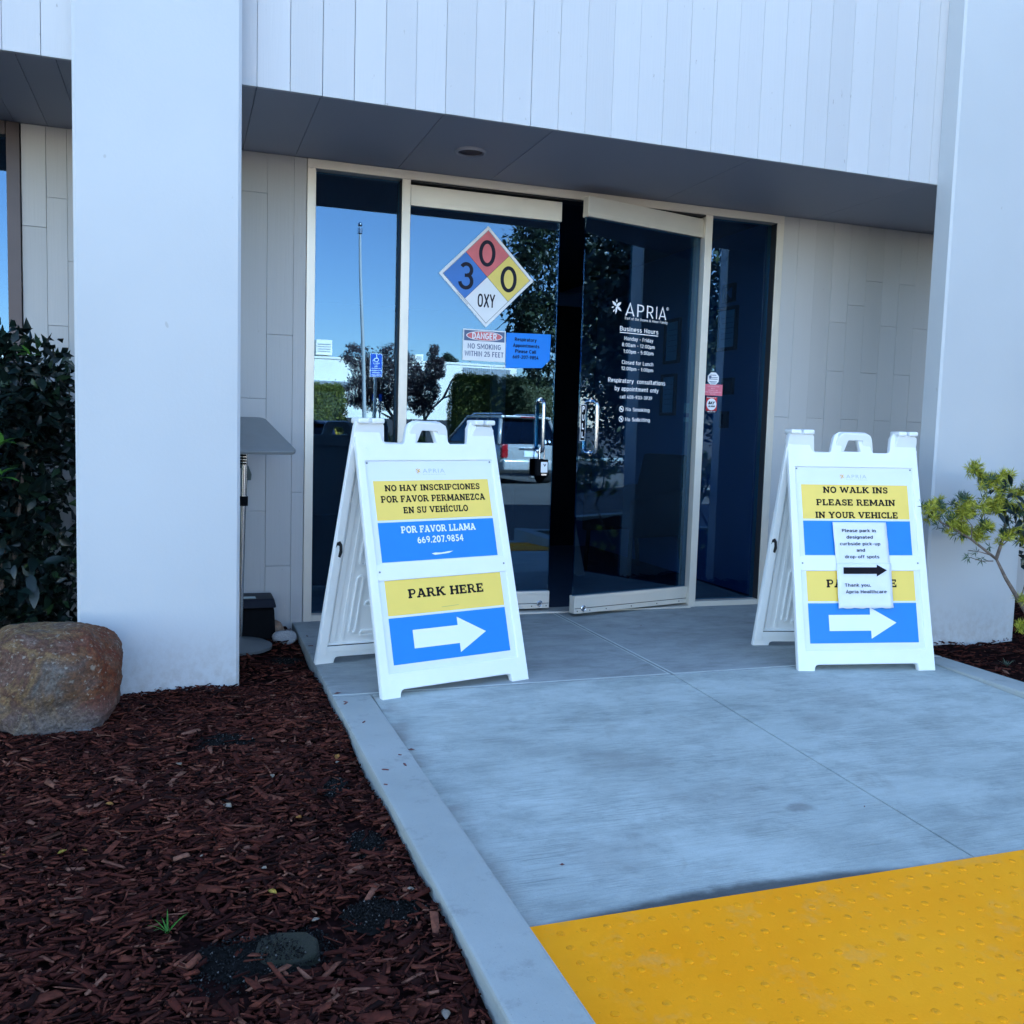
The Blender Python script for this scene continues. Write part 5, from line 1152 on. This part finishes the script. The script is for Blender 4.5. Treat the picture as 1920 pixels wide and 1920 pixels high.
# --- dark shrub at the left: 300 nearest leaves as parts
T = thing('shrub', (-1.50, -.62, -.04), 'dense dark glossy leaved shrub left of the left column', 'shrub')
for k in range(9):
    a = random.uniform(0, 6.28); r_ = random.uniform(.1, .35); top = Vector((-1.48+r_*math.cos(a)*1.1, -.6+r_*math.sin(a)*.8, random.uniform(.8, 1.25))); b0 = Vector((-1.50+random.uniform(-.1, .15), -.62+random.uniform(-.1, .1), -.05))
    mid = (top+b0)/2+Vector((random.uniform(-.08, .08), random.uniform(-.08, .08), 0)); bm = BM(); tube(bm, [b0, mid, top], [.014, .010, .005], 7); obj('branch', bm, M_BARK, T, world=True, smooth='all')
ells = [((-1.52, -.62, .95), (.46, .34, .44)), ((-1.60, -.55, .45), (.55, .42, .48)), ((-1.25, -.55, .65), (.24, .22, .65)), ((-1.23, -.52, 1.12), (.20, .2, .27)), ((-1.75, -.6, .8), (.4, .4, .6))]
P = crown_points(ells, 9000, .4); P = P[(P[:, 2] > .0) & (P[:, 1] < -.05) & (P[:, 2] < 1.47)]
P = P[~((P[:, 0] > -1.06) & (P[:, 1] < -.9))]; P[:, 0] = np.minimum(P[:, 0], -1.06+.3*(P[:, 1] > -.9))
n = len(P); D = rdirs(n, (0, -.5, .15)); L = rng.uniform(.045, .085, n)
vis_ = np.where((P[:, 0] > -1.42) & (P[:, 1] < -.55) & (P[:, 2] > .15))[0]; sel = vis_[np.argsort(P[vis_, 1])][:296]; mask = np.ones(n, bool); mask[sel] = False
V, Fc = leaf_cloud(P[mask], D[mask], L[mask], L[mask]*.46); V -= np.array(T.location); link_mesh('foliage', np_mesh('foliage', V, Fc), M_LEAFD, T, kind='stuff')
def leaf_me(nm, mat, w_=.23):
    bm = BM(); rows = []
    for i in range(6):
        t_ = i/5; wd = w_*math.sin(math.pi*(t_*.93+.04))**.8*(1.15-.35*t_); z = -.22*t_*t_
        rows.append([bm.verts.new((t_, -wd, z+wd*.30)), bm.verts.new((t_, 0, z)), bm.verts.new((t_, wd, z+wd*.30))])
    for i in range(5):
        for k in (0, 1): bm.faces.new((rows[i][k], rows[i+1][k], rows[i+1][k+1], rows[i][k+1]))
    me = bpy.data.meshes.new(nm); bm.to_mesh(me); bm.free(); me.materials.append(mat)
    for p in me.polygons: p.use_smooth = True
    return me
ML1, ML2 = leaf_me('leaf', M_LEAFD), leaf_me('leaf', M_LEAFL)
def m_obj(name, me, parent, loc, dir_, size, roll=0):
    o = bpy.data.objects.new(name, me); col.objects.link(o); o.parent = parent; o.location = Vector(loc)-parent.location
    o.rotation_mode = 'QUATERNION'; q = Vector(dir_).to_track_quat('X', 'Z'); from mathutils import Quaternion
    o.rotation_quaternion = q @ Quaternion((1, 0, 0), roll); o.scale = (size, size, size); return o
for i in sel: m_obj('leaf', ML1, T, P[i], D[i], L[i]*1.1, random.uniform(-.8, .8))
# the fresh sprout at the left border
for cz, cn in ((.93, 5), (.80, 6), (1.28, 4)):
    for k in range(cn):
        c = P2F(8 if cz < 1 else 60, 0, 0); a = R(random.uniform(-20, 200)); x_ = -1.285 if cz < 1.2 else -1.19
        m_obj('leaf', ML2, T, (x_, -.98 if cz < 1.2 else -.93, cz+.005*k), (math.cos(a), -.4, math.sin(a)*.8+.2), random.uniform(.055, .075) if cz < 1.2 else .05)
# --- yellow green podocarpus at the right
T = thing('conifer_shrub', (3.56, -1.40, -.04), 'sparse shrub with yellow green needle tufts before the right column', 'shrub')
def FP(u, v, y):  # pixel -> point on the plane y
    d = rt*((u-960)/F)+dn*((v-960)/F)+fw; t_ = (y-CAM.y)/d.y; return CAM+d*t_
BR = [[(1960, 1210), (1912, 1128), (1886, 1085), (1868, 1048)], [(1868, 1048), (1845, 1030), (1822, 1012), (1795, 995), (1765, 980), (1742, 958)], [(1868, 1048), (1880, 1012), (1886, 980), (1884, 950), (1868, 915), (1848, 895), (1828, 885)],
      [(1880, 1022), (1900, 1005), (1925, 1000)], [(1855, 1040), (1838, 1035), (1815, 1032)], [(1862, 1052), (1840, 1052), (1818, 1045)], [(1884, 950), (1865, 955), (1845, 952)], [(1868, 915), (1890, 925), (1915, 915)], [(1912, 1128), (1950, 1000), (1960, 900)], [(1822, 1012), (1822, 985), (1808, 968)]]
yb = [-1.42, -1.46, -1.40, -1.36, -1.46, -1.48, -1.42, -1.38, -1.3, -1.5]
for i, (br, y) in enumerate(zip(BR, yb)):
    bm = BM(); r_ = {0: .014, 1: .007, 2: .009}.get(i, .003); pts = [FP(u, v, y+.01*k) for k, (u, v) in enumerate(br)]
    tube(bm, pts, [r_*(1-.55*k/(len(pts)-1)) for k in range(len(pts))], 9); obj('branch' if i else 'trunk', bm, M_BARK, T, world=True, smooth='all')
def whorl(c, axis, n_, l, mat, nm):
    axis = Vector(axis).normalized(); a_ = np.array(axis)
    d = rng.normal(0, 1, (n_, 3)); d -= (d@a_)[:, None]*a_; d /= np.linalg.norm(d, axis=1)[:, None]; d = d+a_*rng.uniform(.1, 1.1, n_)[:, None]; d /= np.linalg.norm(d, axis=1)[:, None]
    Lh = rng.uniform(.75, 1.1, n_)*l; P_ = np.array(c)+a_*rng.uniform(-.012, .012, n_)[:, None]
    V, Fc = leaf_cloud(P_, d, Lh, np.full(n_, .0048), .1, .12); V -= np.array(T.location); link_mesh(nm, np_mesh(nm, V, Fc), mat, T)
WH = [(1742, 955), (1752, 945), (1762, 962), (1748, 970), (1800, 948), (1808, 935), (1815, 958), (1803, 975), (1822, 965), (1835, 990), (1820, 998), (1805, 1000), (1792, 992), (1838, 1002), (1850, 990), (1830, 885), (1842, 893), (1855, 902), (1868, 905), (1850, 912), (1880, 900), (1875, 920), (1890, 895), (1878, 940), (1858, 950), (1868, 958), (1846, 955), (1890, 955), (1905, 950), (1895, 1005), (1880, 1010), (1910, 995), (1915, 960), (1918, 920), (1826, 882), (1918, 1130), (1920, 1170), (1915, 1010), (1786, 980), (1800, 962), (1935, 940), (1940, 990), (1865, 945), (1900, 925)]
for u, v in [(a+dx, b+dy) for a, b in WH for dx, dy in [(0, 0)]+[(random.uniform(-12, 12), random.uniform(-9, 9)) for _ in range(4)]]:
    y = -1.42+random.uniform(-.06, .06); whorl(FP(u+random.uniform(-3, 3), v+random.uniform(-3, 3), y), (random.uniform(-.7, .2), -.55, random.uniform(-.2, .8)), 34, .042, M_NEED if random.random() < .82 else M_NEEDD, 'needle_tuft')
for u, v in ((1765, 965), (1775, 975), (1785, 972), (1770, 990), (1842, 935), (1850, 930), (1830, 1035), (1815, 1045), (1840, 1048), (1856, 1025), (1790, 1003), (1780, 955), (1757, 985), (1895, 975), (1885, 990)):
    whorl(FP(u, v, -1.42+random.uniform(-.04, .06)), (random.uniform(-.9, .1), -.2, random.uniform(-.3, .4)), 16, .038, M_NEEDD, 'needle_tuft')
# --- dark shrub at the far right
T = thing('shrub', (3.98, -1.25, -.04), 'dark broad leaved shrub at the right behind the needle shrub', 'shrub')
ells = [((4.02, -1.20, .45), (.20, .3, .52)), ((4.10, -1.15, .9), (.30, .3, .25))]
P = crown_points(ells, 900, .4); P = P[(P[:, 2] > 0)]; n = len(P); L = rng.uniform(.05, .09, n); V, Fc = leaf_cloud(P, rdirs(n, (-.2, -.4, -.1)), L, L*.42); V -= np.array(T.location); link_mesh('foliage', np_mesh('foliage', V, Fc), M_LEAFD, T, kind='stuff')
bm = BM(); tube(bm, [(4.0, -1.25, -.05), (4.02, -1.2, .5), (4.0, -1.25, .9)], [.014, .01, .005], 8); obj('trunk', bm, M_BARK, T, world=True)
for (u, v) in ((1872, 962), (1880, 955), (1888, 950), (1895, 945), (1905, 940), (1912, 948), (1918, 955), (1900, 960), (1890, 965), (1908, 970), (1915, 975), (1918, 985), (1885, 975), (1875, 972), (1890, 890), (1882, 898), (1898, 925), (1905, 930), (1916, 965), (1919, 995), (1862, 918)):
    m_obj('leaf', ML1, T, FP(u, v, -1.47), (random.uniform(-.9, .6), -.3, random.uniform(-1, .1)), random.uniform(.045, .08), random.uniform(-1, 1))

# ================================================================ ACROSS THE PARKING LOT (seen mirrored in the glass)
def RF(u, v, D):   # pixel of the mirrored picture -> real point on the plane y=-D
    d = rt*((u-960)/F)+dn*((v-960)/F)+fw; t_ = (D+.07-CAM.y)/d.y; p = CAM+d*t_; return Vector((p.x, -D, p.z))
T = thing('flagpole', (2.06, -10, -.22), 'slim metal flagpole with a ball on top at the edge of the parking lot', 'flagpole')
b0, t0 = RF(683, 785, 10), RF(676, 420, 10)
bm = BM(); tube(bm, [(b0.x, -10, -.22), (b0.x, -10, 1.2), (t0.x, -10, t0.z-.05)], [.036, .034, .018], 14); obj('pole', bm, plain('light grey pole paint', (.42, .42, .41), .4), T, world=True, smooth=True)
bm = BM(); bmesh.ops.create_uvsphere(bm, u_segments=14, v_segments=10, radius=.036); bm.transform(Matrix.Translation(t0)); obj('finial', bm, M_STEEL, T, world=True, smooth='all')
bm = BM(); tube(bm, [(t0.x, -10, t0.z-.14), (t0.x, -10, t0.z-.06)], .04, 12); obj('truck', bm, M_STEEL, T, world=True)
bm = BM(); lathe(bm, [(.14, 0), (.14, .05), (.07, .12)], 20, (b0.x, -10, -.22)); obj('base', bm, M_STEEL, T, world=True)
def psign(D, u0, u1, v0, v1, label, full=True):
    a, b = RF(u0, v1, D), RF(u1, v0, D); cx, w_, h_ = (a.x+b.x)/2, (b.x-a.x)/2, (b.z-a.z)
    T = thing('parking_sign', (cx, -D, -.24), label, 'sign', None, R(180)); zb = a.z+.24
    bm = BM(); tube(bm, [(0, .03, 0), (0, .03, zb+h_*.5)], .028, 10); obj('post', bm, M_STEEL, T, smooth=True)
    plate('sign_plate', [rrect(-w_, w_, zb, zb+h_, w_*.15)], 0, .004, M_VINYL if full else M_BLUES, T)
    if full:
        plate('sign_face', [rrect(-w_*.93, w_*.93, zb+h_*.29, zb+h_*.98, w_*.1)], -.003, .002, M_BLUES, T); plate('sign_face', [rrect(-w_*.93, w_*.93, zb+h_*.02, zb+h_*.265, w_*.1)], -.003, .002, M_BLUES, T)
        for s_, a_, z in (('PARKING', .55, .57), ('ONLY', .35, .50), ('VAN', .3, .43), ('ACCESSIBLE', .75, .345)): words('lettering', s_, -w_*a_, w_*a_, zb+h_*z, zb+h_*(z+.042), M_VINYL, T, weight=.03, yf=-.004)
        words('lettering', 'MINIMUM', -w_*.62, w_*.62, zb+h_*.16, zb+h_*.215, M_VINYL, T, weight=.03, yf=-.004); words('lettering', 'FINE $250', -w_*.8, w_*.8, zb+h_*.06, zb+h_*.12, M_VINYL, T, weight=.03, yf=-.004)
        r_ = w_*.33; z = zb+h_*.74
        bm = BM(); _poly(bm, _arc(0, z, r_, r_, 100, 400, 18), r_*.3, 0); _poly(bm, [(-.1*r_, z+2.1*r_), (-.1*r_, z+.7*r_), (.9*r_, z+.6*r_), (1.3*r_, z-.6*r_), (1.8*r_, z-.5*r_)], r_*.32, .0004); _poly(bm, circ(-.1*r_, z+2.35*r_, r_*.14, n=10), r_*.3, .0008, True)
        bm.transform(Matrix.Translation((0, -.0035, 0)) @ UP); obj('wheelchair_symbol', bm, M_VINYL, T)
psign(11, 693, 717, 661, 705, 'blue accessible parking sign on a post with wheelchair symbol and MINIMUM FINE')
psign(26, 697, 703, 739, 751, 'small plain blue sign left of the sign post across the lot', False)
psign(26, 710, 716, 739, 752, 'small plain blue sign right of the sign post across the lot', False)

# cars
def car(name, loc, rz, L_, W_, H_c, paint, label, suv=True):
    """rear at local y=0 facing +Y (towards the building), front at y=-L"""
    T = thing(name, loc, label, 'car', None, rz); hw = W_/2; zb = .28; belt = H_c*.58
    st_ = [(0.0, .80, .45, belt*.93), (-.06, .90, .36, belt), (-.25, .97, .28, belt*1.01), (-L_*.4, 1.0, .22, belt), (-L_*.72, 1.0, .22, belt*.97), (-L_*.88, .95, .24, belt*.86), (-L_*.97, .86, .3, belt*.74), (-L_, .74, .42, belt*.62)]
    bm = BM(); rings = []
    for y, k, z0, z1 in st_:
        h = hw*k; hgt_ = z1-z0
        pr = [(0, z0), (h*.85, z0), (h*.97, z0+hgt_*.12), (h, z0+hgt_*.4), (h*.99, z0+hgt_*.75), (h*.94, z0+hgt_*.97), (h*.8, z1), (0, z1+.01)]
        full = pr+[(-a, b) for a, b in pr[-2:0:-1]]; rings.append([bm.verts.new((a, y, b)) for a, b in full])
    m_ = len(rings[0])
    for i in range(len(rings)-1):
        for k in range(m_): bm.faces.new((rings[i][k], rings[i][(k+1) % m_], rings[i+1][(k+1) % m_], rings[i+1][k]))
    bm.faces.new(rings[0]); bm.faces.new(rings[-1][::-1]); bmesh.ops.recalc_face_normals(bm, faces=bm.faces)
    obj('body', bm, paint, T, smooth=True)
    # greenhouse: pillars, roof and panes
    yr0, yr1 = (-.10, -.38) if suv else (-.75, -1.35); yf0, yf1 = -L_*.72, -L_*.52; tb, tt = hw*.93, hw*.74; zt = H_c-.05
    cor = {('r', 0): [(tb, yr0), (tt, yr1)], ('f', 0): [(tb, yf0), (tt, yf1)]}
    bm = BM()
    for sx in (-1, 1):
        tube(bm, [(sx*tb, yr0, belt-.01), (sx*tt, yr1, zt)], .055 if suv else .045, 6); tube(bm, [(sx*tb, yf0, belt-.01), (sx*tt, yf1, zt)], .035, 6)
        for q in (.34, .66): ya = yr0+(yf0-yr0)*q; yb_ = yr1+(yf1-yr1)*q; tube(bm, [(sx*tb, ya, belt-.01), (sx*tt, yb_, zt)], .032, 6)
    obj('pillars', bm, paint, T, smooth='all')
    bm = BM(); box(bm, -tt-.03, tt+.03, yf1-.03, yr1+.10, zt-.02, H_c); obj('roof', bm, paint, T, bevel=.022, seg=3, smooth=True)
    def pane(P_, nm): bm = BM(); bm.faces.new([bm.verts.new(p) for p in P_]); bmesh.ops.solidify(bm, geom=bm.faces[:], thickness=.006); obj(nm, bm, M_CARG, T)
    pane([(-tb, yr0+.01, belt), (tb, yr0+.01, belt), (tt, yr1+.01, zt), (-tt, yr1+.01, zt)], 'rear_window'); pane([(tb, yf0, belt), (-tb, yf0, belt), (-tt, yf1, zt), (tt, yf1, zt)], 'windscreen')
    for sx in (-1, 1): pane([(sx*tb, yr0, belt), (sx*tt, yr1, zt), (sx*tt, yf1, zt), (sx*tb, yf0, belt)], 'side_window')
    for sx in (-1, 1):
        bm = BM(); box(bm, sx*hw*.80-.09, sx*hw*.80+.09, -.10, .022, belt*.66, belt*1.0); obj('tail_light', bm, M_TAIL, T, bevel=.03, seg=3, smooth=True)
        for y in (-.82, -L_+.85):
            bm = BM(); tube(bm, [(sx*(hw-.22), y, .33), (sx*(hw+.004), y, .33)], .33, 24); wh = obj('wheel', bm, M_TYRE, T, smooth=True)
            bm = BM(); tube(bm, [(sx*(hw-.02), y, .33), (sx*(hw+.012), y, .33)], .21, 18); obj('rim', bm, M_STEEL, wh, smooth=True)
        if suv: bm = BM(); tube(bm, [(sx*tt*.9, yr1, H_c+.0), (sx*tt*.9, yr1-.1, H_c+.05), (sx*tt*.9, yf1+.25, H_c+.05), (sx*tt*.9, yf1+.1, H_c)], .018, 8); obj('roof_rail', bm, M_STEEL, T)
    bm = BM(); box(bm, -hw*.86, hw*.86, -.15, .07, .36, .62); obj('bumper', bm, paint, T, bevel=.05, seg=3, smooth=True)
    bm = BM(); box(bm, -.20, .20, .0, .018, belt*.70, belt*.70+.14); obj('number_plate', bm, M_VINYL, T, bevel=.004)
    if suv:
        bm = BM(); box(bm, -tt*.92, tt*.92, yr1-.02, yr1+.16, H_c-.045, H_c+.0); obj('spoiler', bm, paint, T, bevel=.015, seg=2, smooth=True)
        bm = BM(); box(bm, -.20, .20, yr1+.15, yr1+.168, H_c-.038, H_c-.012); obj('brake_light', bm, M_TAIL, T)
        bm = BM(); tube(bm, [(0, -.03, belt+.05), (-.28, -.10, belt+.12)], .012, 6); obj('wiper', bm, M_BLACKP, T)
        bm = BM(); box(bm, -.34, .34, .005, .03, belt*.88, belt*.93); obj('tailgate_trim', bm, M_STEEL, T, bevel=.006)
        for xx, r_ in ((.42, .05), (.55, .035)):
            plate('window_sticker', [circ(0, 0, r_, r_*1.1, 10)], 0, .002, M_VINYL, T, Matrix.Translation((xx, yr0+.03, belt+.09)) @ Matrix.Rotation(R(180), 4, 'Z') @ Matrix.Rotation(R(-25), 4, 'X'))
    return T
suv_c = RF(1010, 860, 17)
car('parked_car', (RF(993, 860, 17).x+.05, -17.0, -.30), R(-8), 4.6, 1.85, 1.70, M_CAR, 'silver family car parked across the lot with its rear towards the entrance')
car('parked_car', (1.22, -11.4, -.235), R(4), 4.5, 1.75, 1.36, M_NAVYC, 'dark navy car parked in the shade nearest the entrance', False)

def tree(name, label, base, trunk, ells, n, size, mat, trad=.07):
    T = thing(name, base, label, 'tree')
    for i, br in enumerate(trunk): bm = BM(); tube(bm, br, [trad*(.8 if i else 1)*(1-.6*k/(len(br)-1)) for k in range(len(br))], 8); obj('trunk' if i == 0 else 'limb', bm, M_BARK, T, world=True, smooth='all')
    crown('crown', ells, n, size, mat, T)
    return T
r = lambda u, v, D: tuple(RF(u, v, D))
DT = 27
tree('purple_tree', 'broad purple leaved tree across the lot behind the sign post', (RF(748, 800, DT).x, -DT, -.3), [[(RF(750, 800, DT).x, -DT, -.3), r(745, 795, DT), r(728, 768, DT), r(712, 735, DT), r(705, 690, DT)], [r(728, 768, DT), r(738, 735, DT), r(742, 690, DT)], [r(745, 790, DT), r(715, 775, DT)]],
     [(r(700, 700, DT), (.85, .8, .7)), (r(668, 668, DT), (.48, .5, .4)), (r(735, 668, DT), (.5, .5, .5)), (r(738, 722, DT), (.75, .7, .75)), (r(672, 735, DT), (.6, .6, .5)), (r(705, 752, DT), (.9, .6, .38)), (r(765, 700, DT), (.42, .5, .7)), (r(770, 745, DT), (.4, .5, .5))], 17000, .082, M_PURP, .07)
tree('purple_tree', 'slender dark purple tree with a leaning trunk across the lot', (RF(797, 800, DT).x, -DT, -.3), [[(RF(797, 800, DT).x, -DT, -.3), r(797, 790, DT), r(810, 768, DT), r(832, 748, DT), r(850, 742, DT)], [r(797, 790, DT), r(795, 760, DT), r(800, 720, DT)], [r(832, 748, DT), r(848, 715, DT), r(858, 700, DT)]],
     [(r(802, 735, DT), (.42, .45, .55)), (r(812, 695, DT), (.30, .35, .42)), (r(812, 662, DT), (.18, .25, .32)), (r(825, 690, DT), (.22, .25, .4)), (r(792, 765, DT), (.34, .35, .28)), (r(782, 715, DT), (.25, .35, .6))], 9500, .08, M_PURP, .055)
def hedge(label, u0, u1, v0, D, mat, n, z0=-.3, dep=1.2):
    a, b = RF(u0, v0, D), RF(u1, v0, D); cx, hx_, top = (a.x+b.x)/2, (b.x-a.x)/2, (a.z+b.z)/2
    T = thing('hedge', (cx, -D, z0), label, 'hedge')
    bm = BM(); box(bm, cx-hx_*.9, cx+hx_*.9, -D-dep*.4, -D+dep*.4, z0, top-.12); obj('core', bm, M_HEDGE2, T, world=True, bevel=.15, seg=3)
    P = np.stack([rng.uniform(-1, 1, n), rng.uniform(-1, 1, n), rng.uniform(0, 1, n)], 1); f_ = rng.integers(0, 3, n)
    P[f_ == 0, 1] = 1; P[f_ == 1, 2] = 1; s_ = f_ == 2; P[s_, 0] = np.sign(P[s_, 0]); P += rng.normal(0, .03, (n, 3)); 
    X_n = np.sign(P[:, 0])*np.abs(P[:, 0])**1.0; zz = P[:, 2]; rnd = 1-.18*np.clip((zz-.7)/.3, 0, 1)**2
    Q_ = np.stack([cx+X_n*hx_*rnd, -D+P[:, 1]*dep/2*rnd, z0+zz*(top-z0)], 1); L = rng.uniform(.04, .09, n)
    V, Fc = leaf_cloud(Q_, rdirs(n, (0, .4, .4)), L, L*.55); V -= np.array(T.location); link_mesh('leaves', np_mesh('leaves', V, Fc), mat, T, kind='stuff')
hedge('clipped square hedge in sunlight left of the silver car', 850, 936, 713, 26, M_HEDGE, 16000)
hedge('darker clipped hedge right of the sunlit square hedge', 938, 1036, 716, 26.4, M_HEDGE2, 14000)
hedge('sunlit rounded hedge at the left end of the lot', 560, 644, 726, 26.5, M_HEDGE, 9000)
for u0, u1, v0, lab in ((596, 645, 806, 'low bush with yellow flowers seen through the navy car'), (760, 800, 812, 'low green bush between the two purple trees'), (700, 750, 815, 'low dark bush under the broad purple tree')):
    a, b = RF(u0, v0, 24.0), RF(u1, v0, 24.0); T = thing('low_bush', ((a.x+b.x)/2, -24.0, -.3), lab, 'bush')
    hgt_ = max(.25, a.z+.3); crown('leaves', [(((a.x+b.x)/2, -24.0, -.3+hgt_*.5), ((b.x-a.x)/2, .5, hgt_*.5))], 2200, .07, M_BLOOM if 'yellow' in lab else M_HEDGE, T)
T = thing('flower_pot', (RF(845, 830, 22.5).x, -22.5, -.3), 'terracotta pot with orange flowers left of the silver car', 'flower pot')
x = RF(845, 830, 22.5).x; bm = BM(); lathe(bm, [(.16, 0), (.22, .9), (.25, .92), (.25, 1.06), (.2, 1.06)], 20, (x, -22.5, -.3)); obj('pot', bm, M_TERRA, T, world=True, smooth=True)
crown('flowers', [((x-.25, -22.4, .35), (.32, .3, .35)), ((x+.3, -22.5, .3), (.2, .3, .3))], 1600, .06, M_BLOOM, T)
# big dark trees that fill the right part of the reflections
tree('evergreen_tree', 'large dark evergreen tree whose crown hangs over the silver car', (11.0, -19.5, -.3), [[(11.2, -19.5, -.3), (11.0, -19.5, 2.5), (10.8, -19.5, 6)], [(11, -19.5, 2.5), (9.2, -19, 5)]],
     [(r(1045, 520, 19.5), (1.7, 1.8, 1.9)), (r(1035, 610, 19.5), (1.2, 1.5, .8)), ((11.6, -19.5, 5.2), (2.2, 2.2, 2.6)), ((11.5, -19.5, 2.6), (1.9, 1.8, 1.4)), (r(1000, 455, 19.5), (.5, .6, .7)), (r(1022, 700, 19.5), (.55, .7, .35)), (r(985, 600, 19.5), (.3, .4, .35))], 21000, .17, M_TREEG, .2)
for i, (c, rad, lab) in enumerate(((( 15.0, -17.0, 3.6), (2.4, 2.0, 3.9), 'tall dark evergreen tree second along the right edge of the lot'), ((19.6, -16.5, 5.4), (2.5, 2.2, 3.0), 'tall dark evergreen tree with low sky gaps third along the edge'), ((24.0, -15.5, 4.2), (2.4, 2.2, 4.3), 'tall dark evergreen tree fourth along the right edge'), ((28.5, -15, 4.0), (2.8, 2.2, 4.2), 'tall dark evergreen tree at the far right end of the edge'))):
    tree('evergreen_tree', lab, (c[0], c[1], -.3), [[(c[0], c[1], -.3), (c[0]+.1, c[1], 2), (c[0], c[1], c[2])]], [(c, rad), ((c[0]+.5, c[1], c[2]-.5), (rad[0]*.7, rad[1]*.7, rad[2]*.8))], 24000, .21, M_TREEG, .18)
tree('far_conifer', 'small pointed conifer rising behind the white warehouse', (RF(841, 780, 75).x, -75, -.3), [[(RF(841, 780, 75).x, -75, -.3), r(841, 720, 75), r(841, 668, 75)]], [(r(841, 690, 75), (.9, .9, 1.0)), (r(841, 675, 75), (.5, .5, .6))], 2500, .22, M_TREEG, .12)
# white warehouse
D = 55
Wb = thing('warehouse', (12, -D-6, -.3), 'long white warehouse across the parking lot', 'warehouse')
ztop = lambda u, v: RF(u, v, D).z
zt = 5.25
bm = BM(); box(bm, -30, 20.6, -D-14, -D, -.3, zt); obj('wall', bm, M_TILT, Wb, world=True)
bm = BM(); box(bm, -30.1, 20.7, -D-14.1, -D+.06, zt, zt+.14); obj('parapet', bm, M_TILT, Wb, world=True)
a = RF(592, 716, D); bm = BM(); box(bm, -30, RF(652, 720, D).x, -D+.002, -D+.7, a.z-.22, a.z+.12); obj('canopy', bm, M_GREYM, Wb, world=True)
xa, xb = RF(869, 700, D).x, RF(957, 700, D).x
bm = BM(); box(bm, xa, xb, -D+.003, -D+.034, 1.9, zt-.15); obj('panel_backing', bm, M_GREYM, Wb, world=True)
for k in range(24):
    x = xa+(xb-xa)*k/24; bm = BM(); box(bm, x+.012, x+(xb-xa)/24-.012, -D+.035, -D+.09, 2.0, zt-.18); obj('metal_panel', bm, M_GREYM, Wb, world=True)
xa = RF(800, 760, D).x; bm = BM(); box(bm, xa+1.6, xa+4.2, -D+.003, -D+.05, .8, 3.0); obj('grey_door', bm, M_GREYM, Wb, world=True)
def roofbox(u0, u1, v0, v1, D_, mat, label, name='rooftop_unit', dep=1.5):
    a, b = RF(u0, v1, D_), RF(u1, v0, D_); T = thing(name, ((a.x+b.x)/2, -D_, a.z), label, 'rooftop unit')
    bm = BM(); box(bm, a.x, b.x, -D_-dep, -D_, a.z, b.z); obj('casing', bm, mat, T, world=True, bevel=.02)
    for k in range(4): z = a.z+(b.z-a.z)*(.2+.16*k); bm = BM(); box(bm, a.x+.1, b.x-.1, -D_+.002, -D_+.03, z, z+.04); obj('louvre', bm, M_GREYM, T, world=True)
roofbox(592, 622, 636, 662, D+1, M_TILT, 'tall white rooftop box at the left end of the warehouse roof'); roofbox(868, 884, 679, 690, D+1, M_GREYM, 'grey rooftop unit at the middle of the warehouse roof'); roofbox(888, 904, 681, 692, D+1, M_GREYM, 'second grey rooftop unit beside the first'); roofbox(931, 949, 684, 698, D+1, M_TILT, 'white rooftop unit at the right of the warehouse roof')
roofbox(777, 793, 663, 680, D+1, M_TILT, 'cream rooftop hut behind the slender purple tree')
T = thing('low_wall', (6, -33, -.3), 'dark low wall running along the far side of the lot', 'wall'); bm = BM(); box(bm, -40, 75, -33.4, -33, -.3, 1.36); obj('masonry', bm, M_DWALL, T, world=True)
# tan building further right (seen in the open door)
T = thing('tan_building', (45, -34, -.3), 'tan flat roofed building beyond the dark trees', 'building')
bm = BM(); box(bm, 27, 62, -48, -34, -.3, 3.55); obj('wall', bm, M_TAN, T, world=True)
bm = BM(); box(bm, 26.9, 62.1, -48.1, -33.9, 3.55, 3.75); obj('parapet', bm, M_TAN, T, world=True)
for k in range(5): bm = BM(); box(bm, 34+k*3.2, 35.6+k*3.2, -38, -36, 3.8, 5.0); obj('rooftop_unit', bm, M_TILT if k % 2 else M_GREYM, T, world=True)
tree('added_shade_tree', 'dark leafy tree added out of view right of the entrance bed to shade the right column', (6.6, -2.7, -.05), [[(6.6, -2.7, -.05), (6.55, -2.75, 1.4), (6.5, -2.7, 3.0)]], [((6.5, -2.7, 3.2), (1.3, 1.3, 1.5)), ((6.3, -2.9, 2.3), (1.1, 1.0, .9))], 9000, .11, M_TREEG, .09)  # unseen tree, added to darken the right column
# power lines
for k, (p, q, th) in enumerate((((870, 664), (1000, 553), .025), ((835, 705), (905, 660), .02))):
    bm = BM(); tube(bm, [RF(*p, 60), (RF(*p, 60)+RF(*q, 60))/2-Vector((0, 0, .15)), RF(*q, 60)], th, 5); o = obj('power_line', bm, M_BLACKP); tag(o, 'thin black power line, %s one, behind the warehouse' % ('upper' if k == 0 else 'lower'), 'power line')
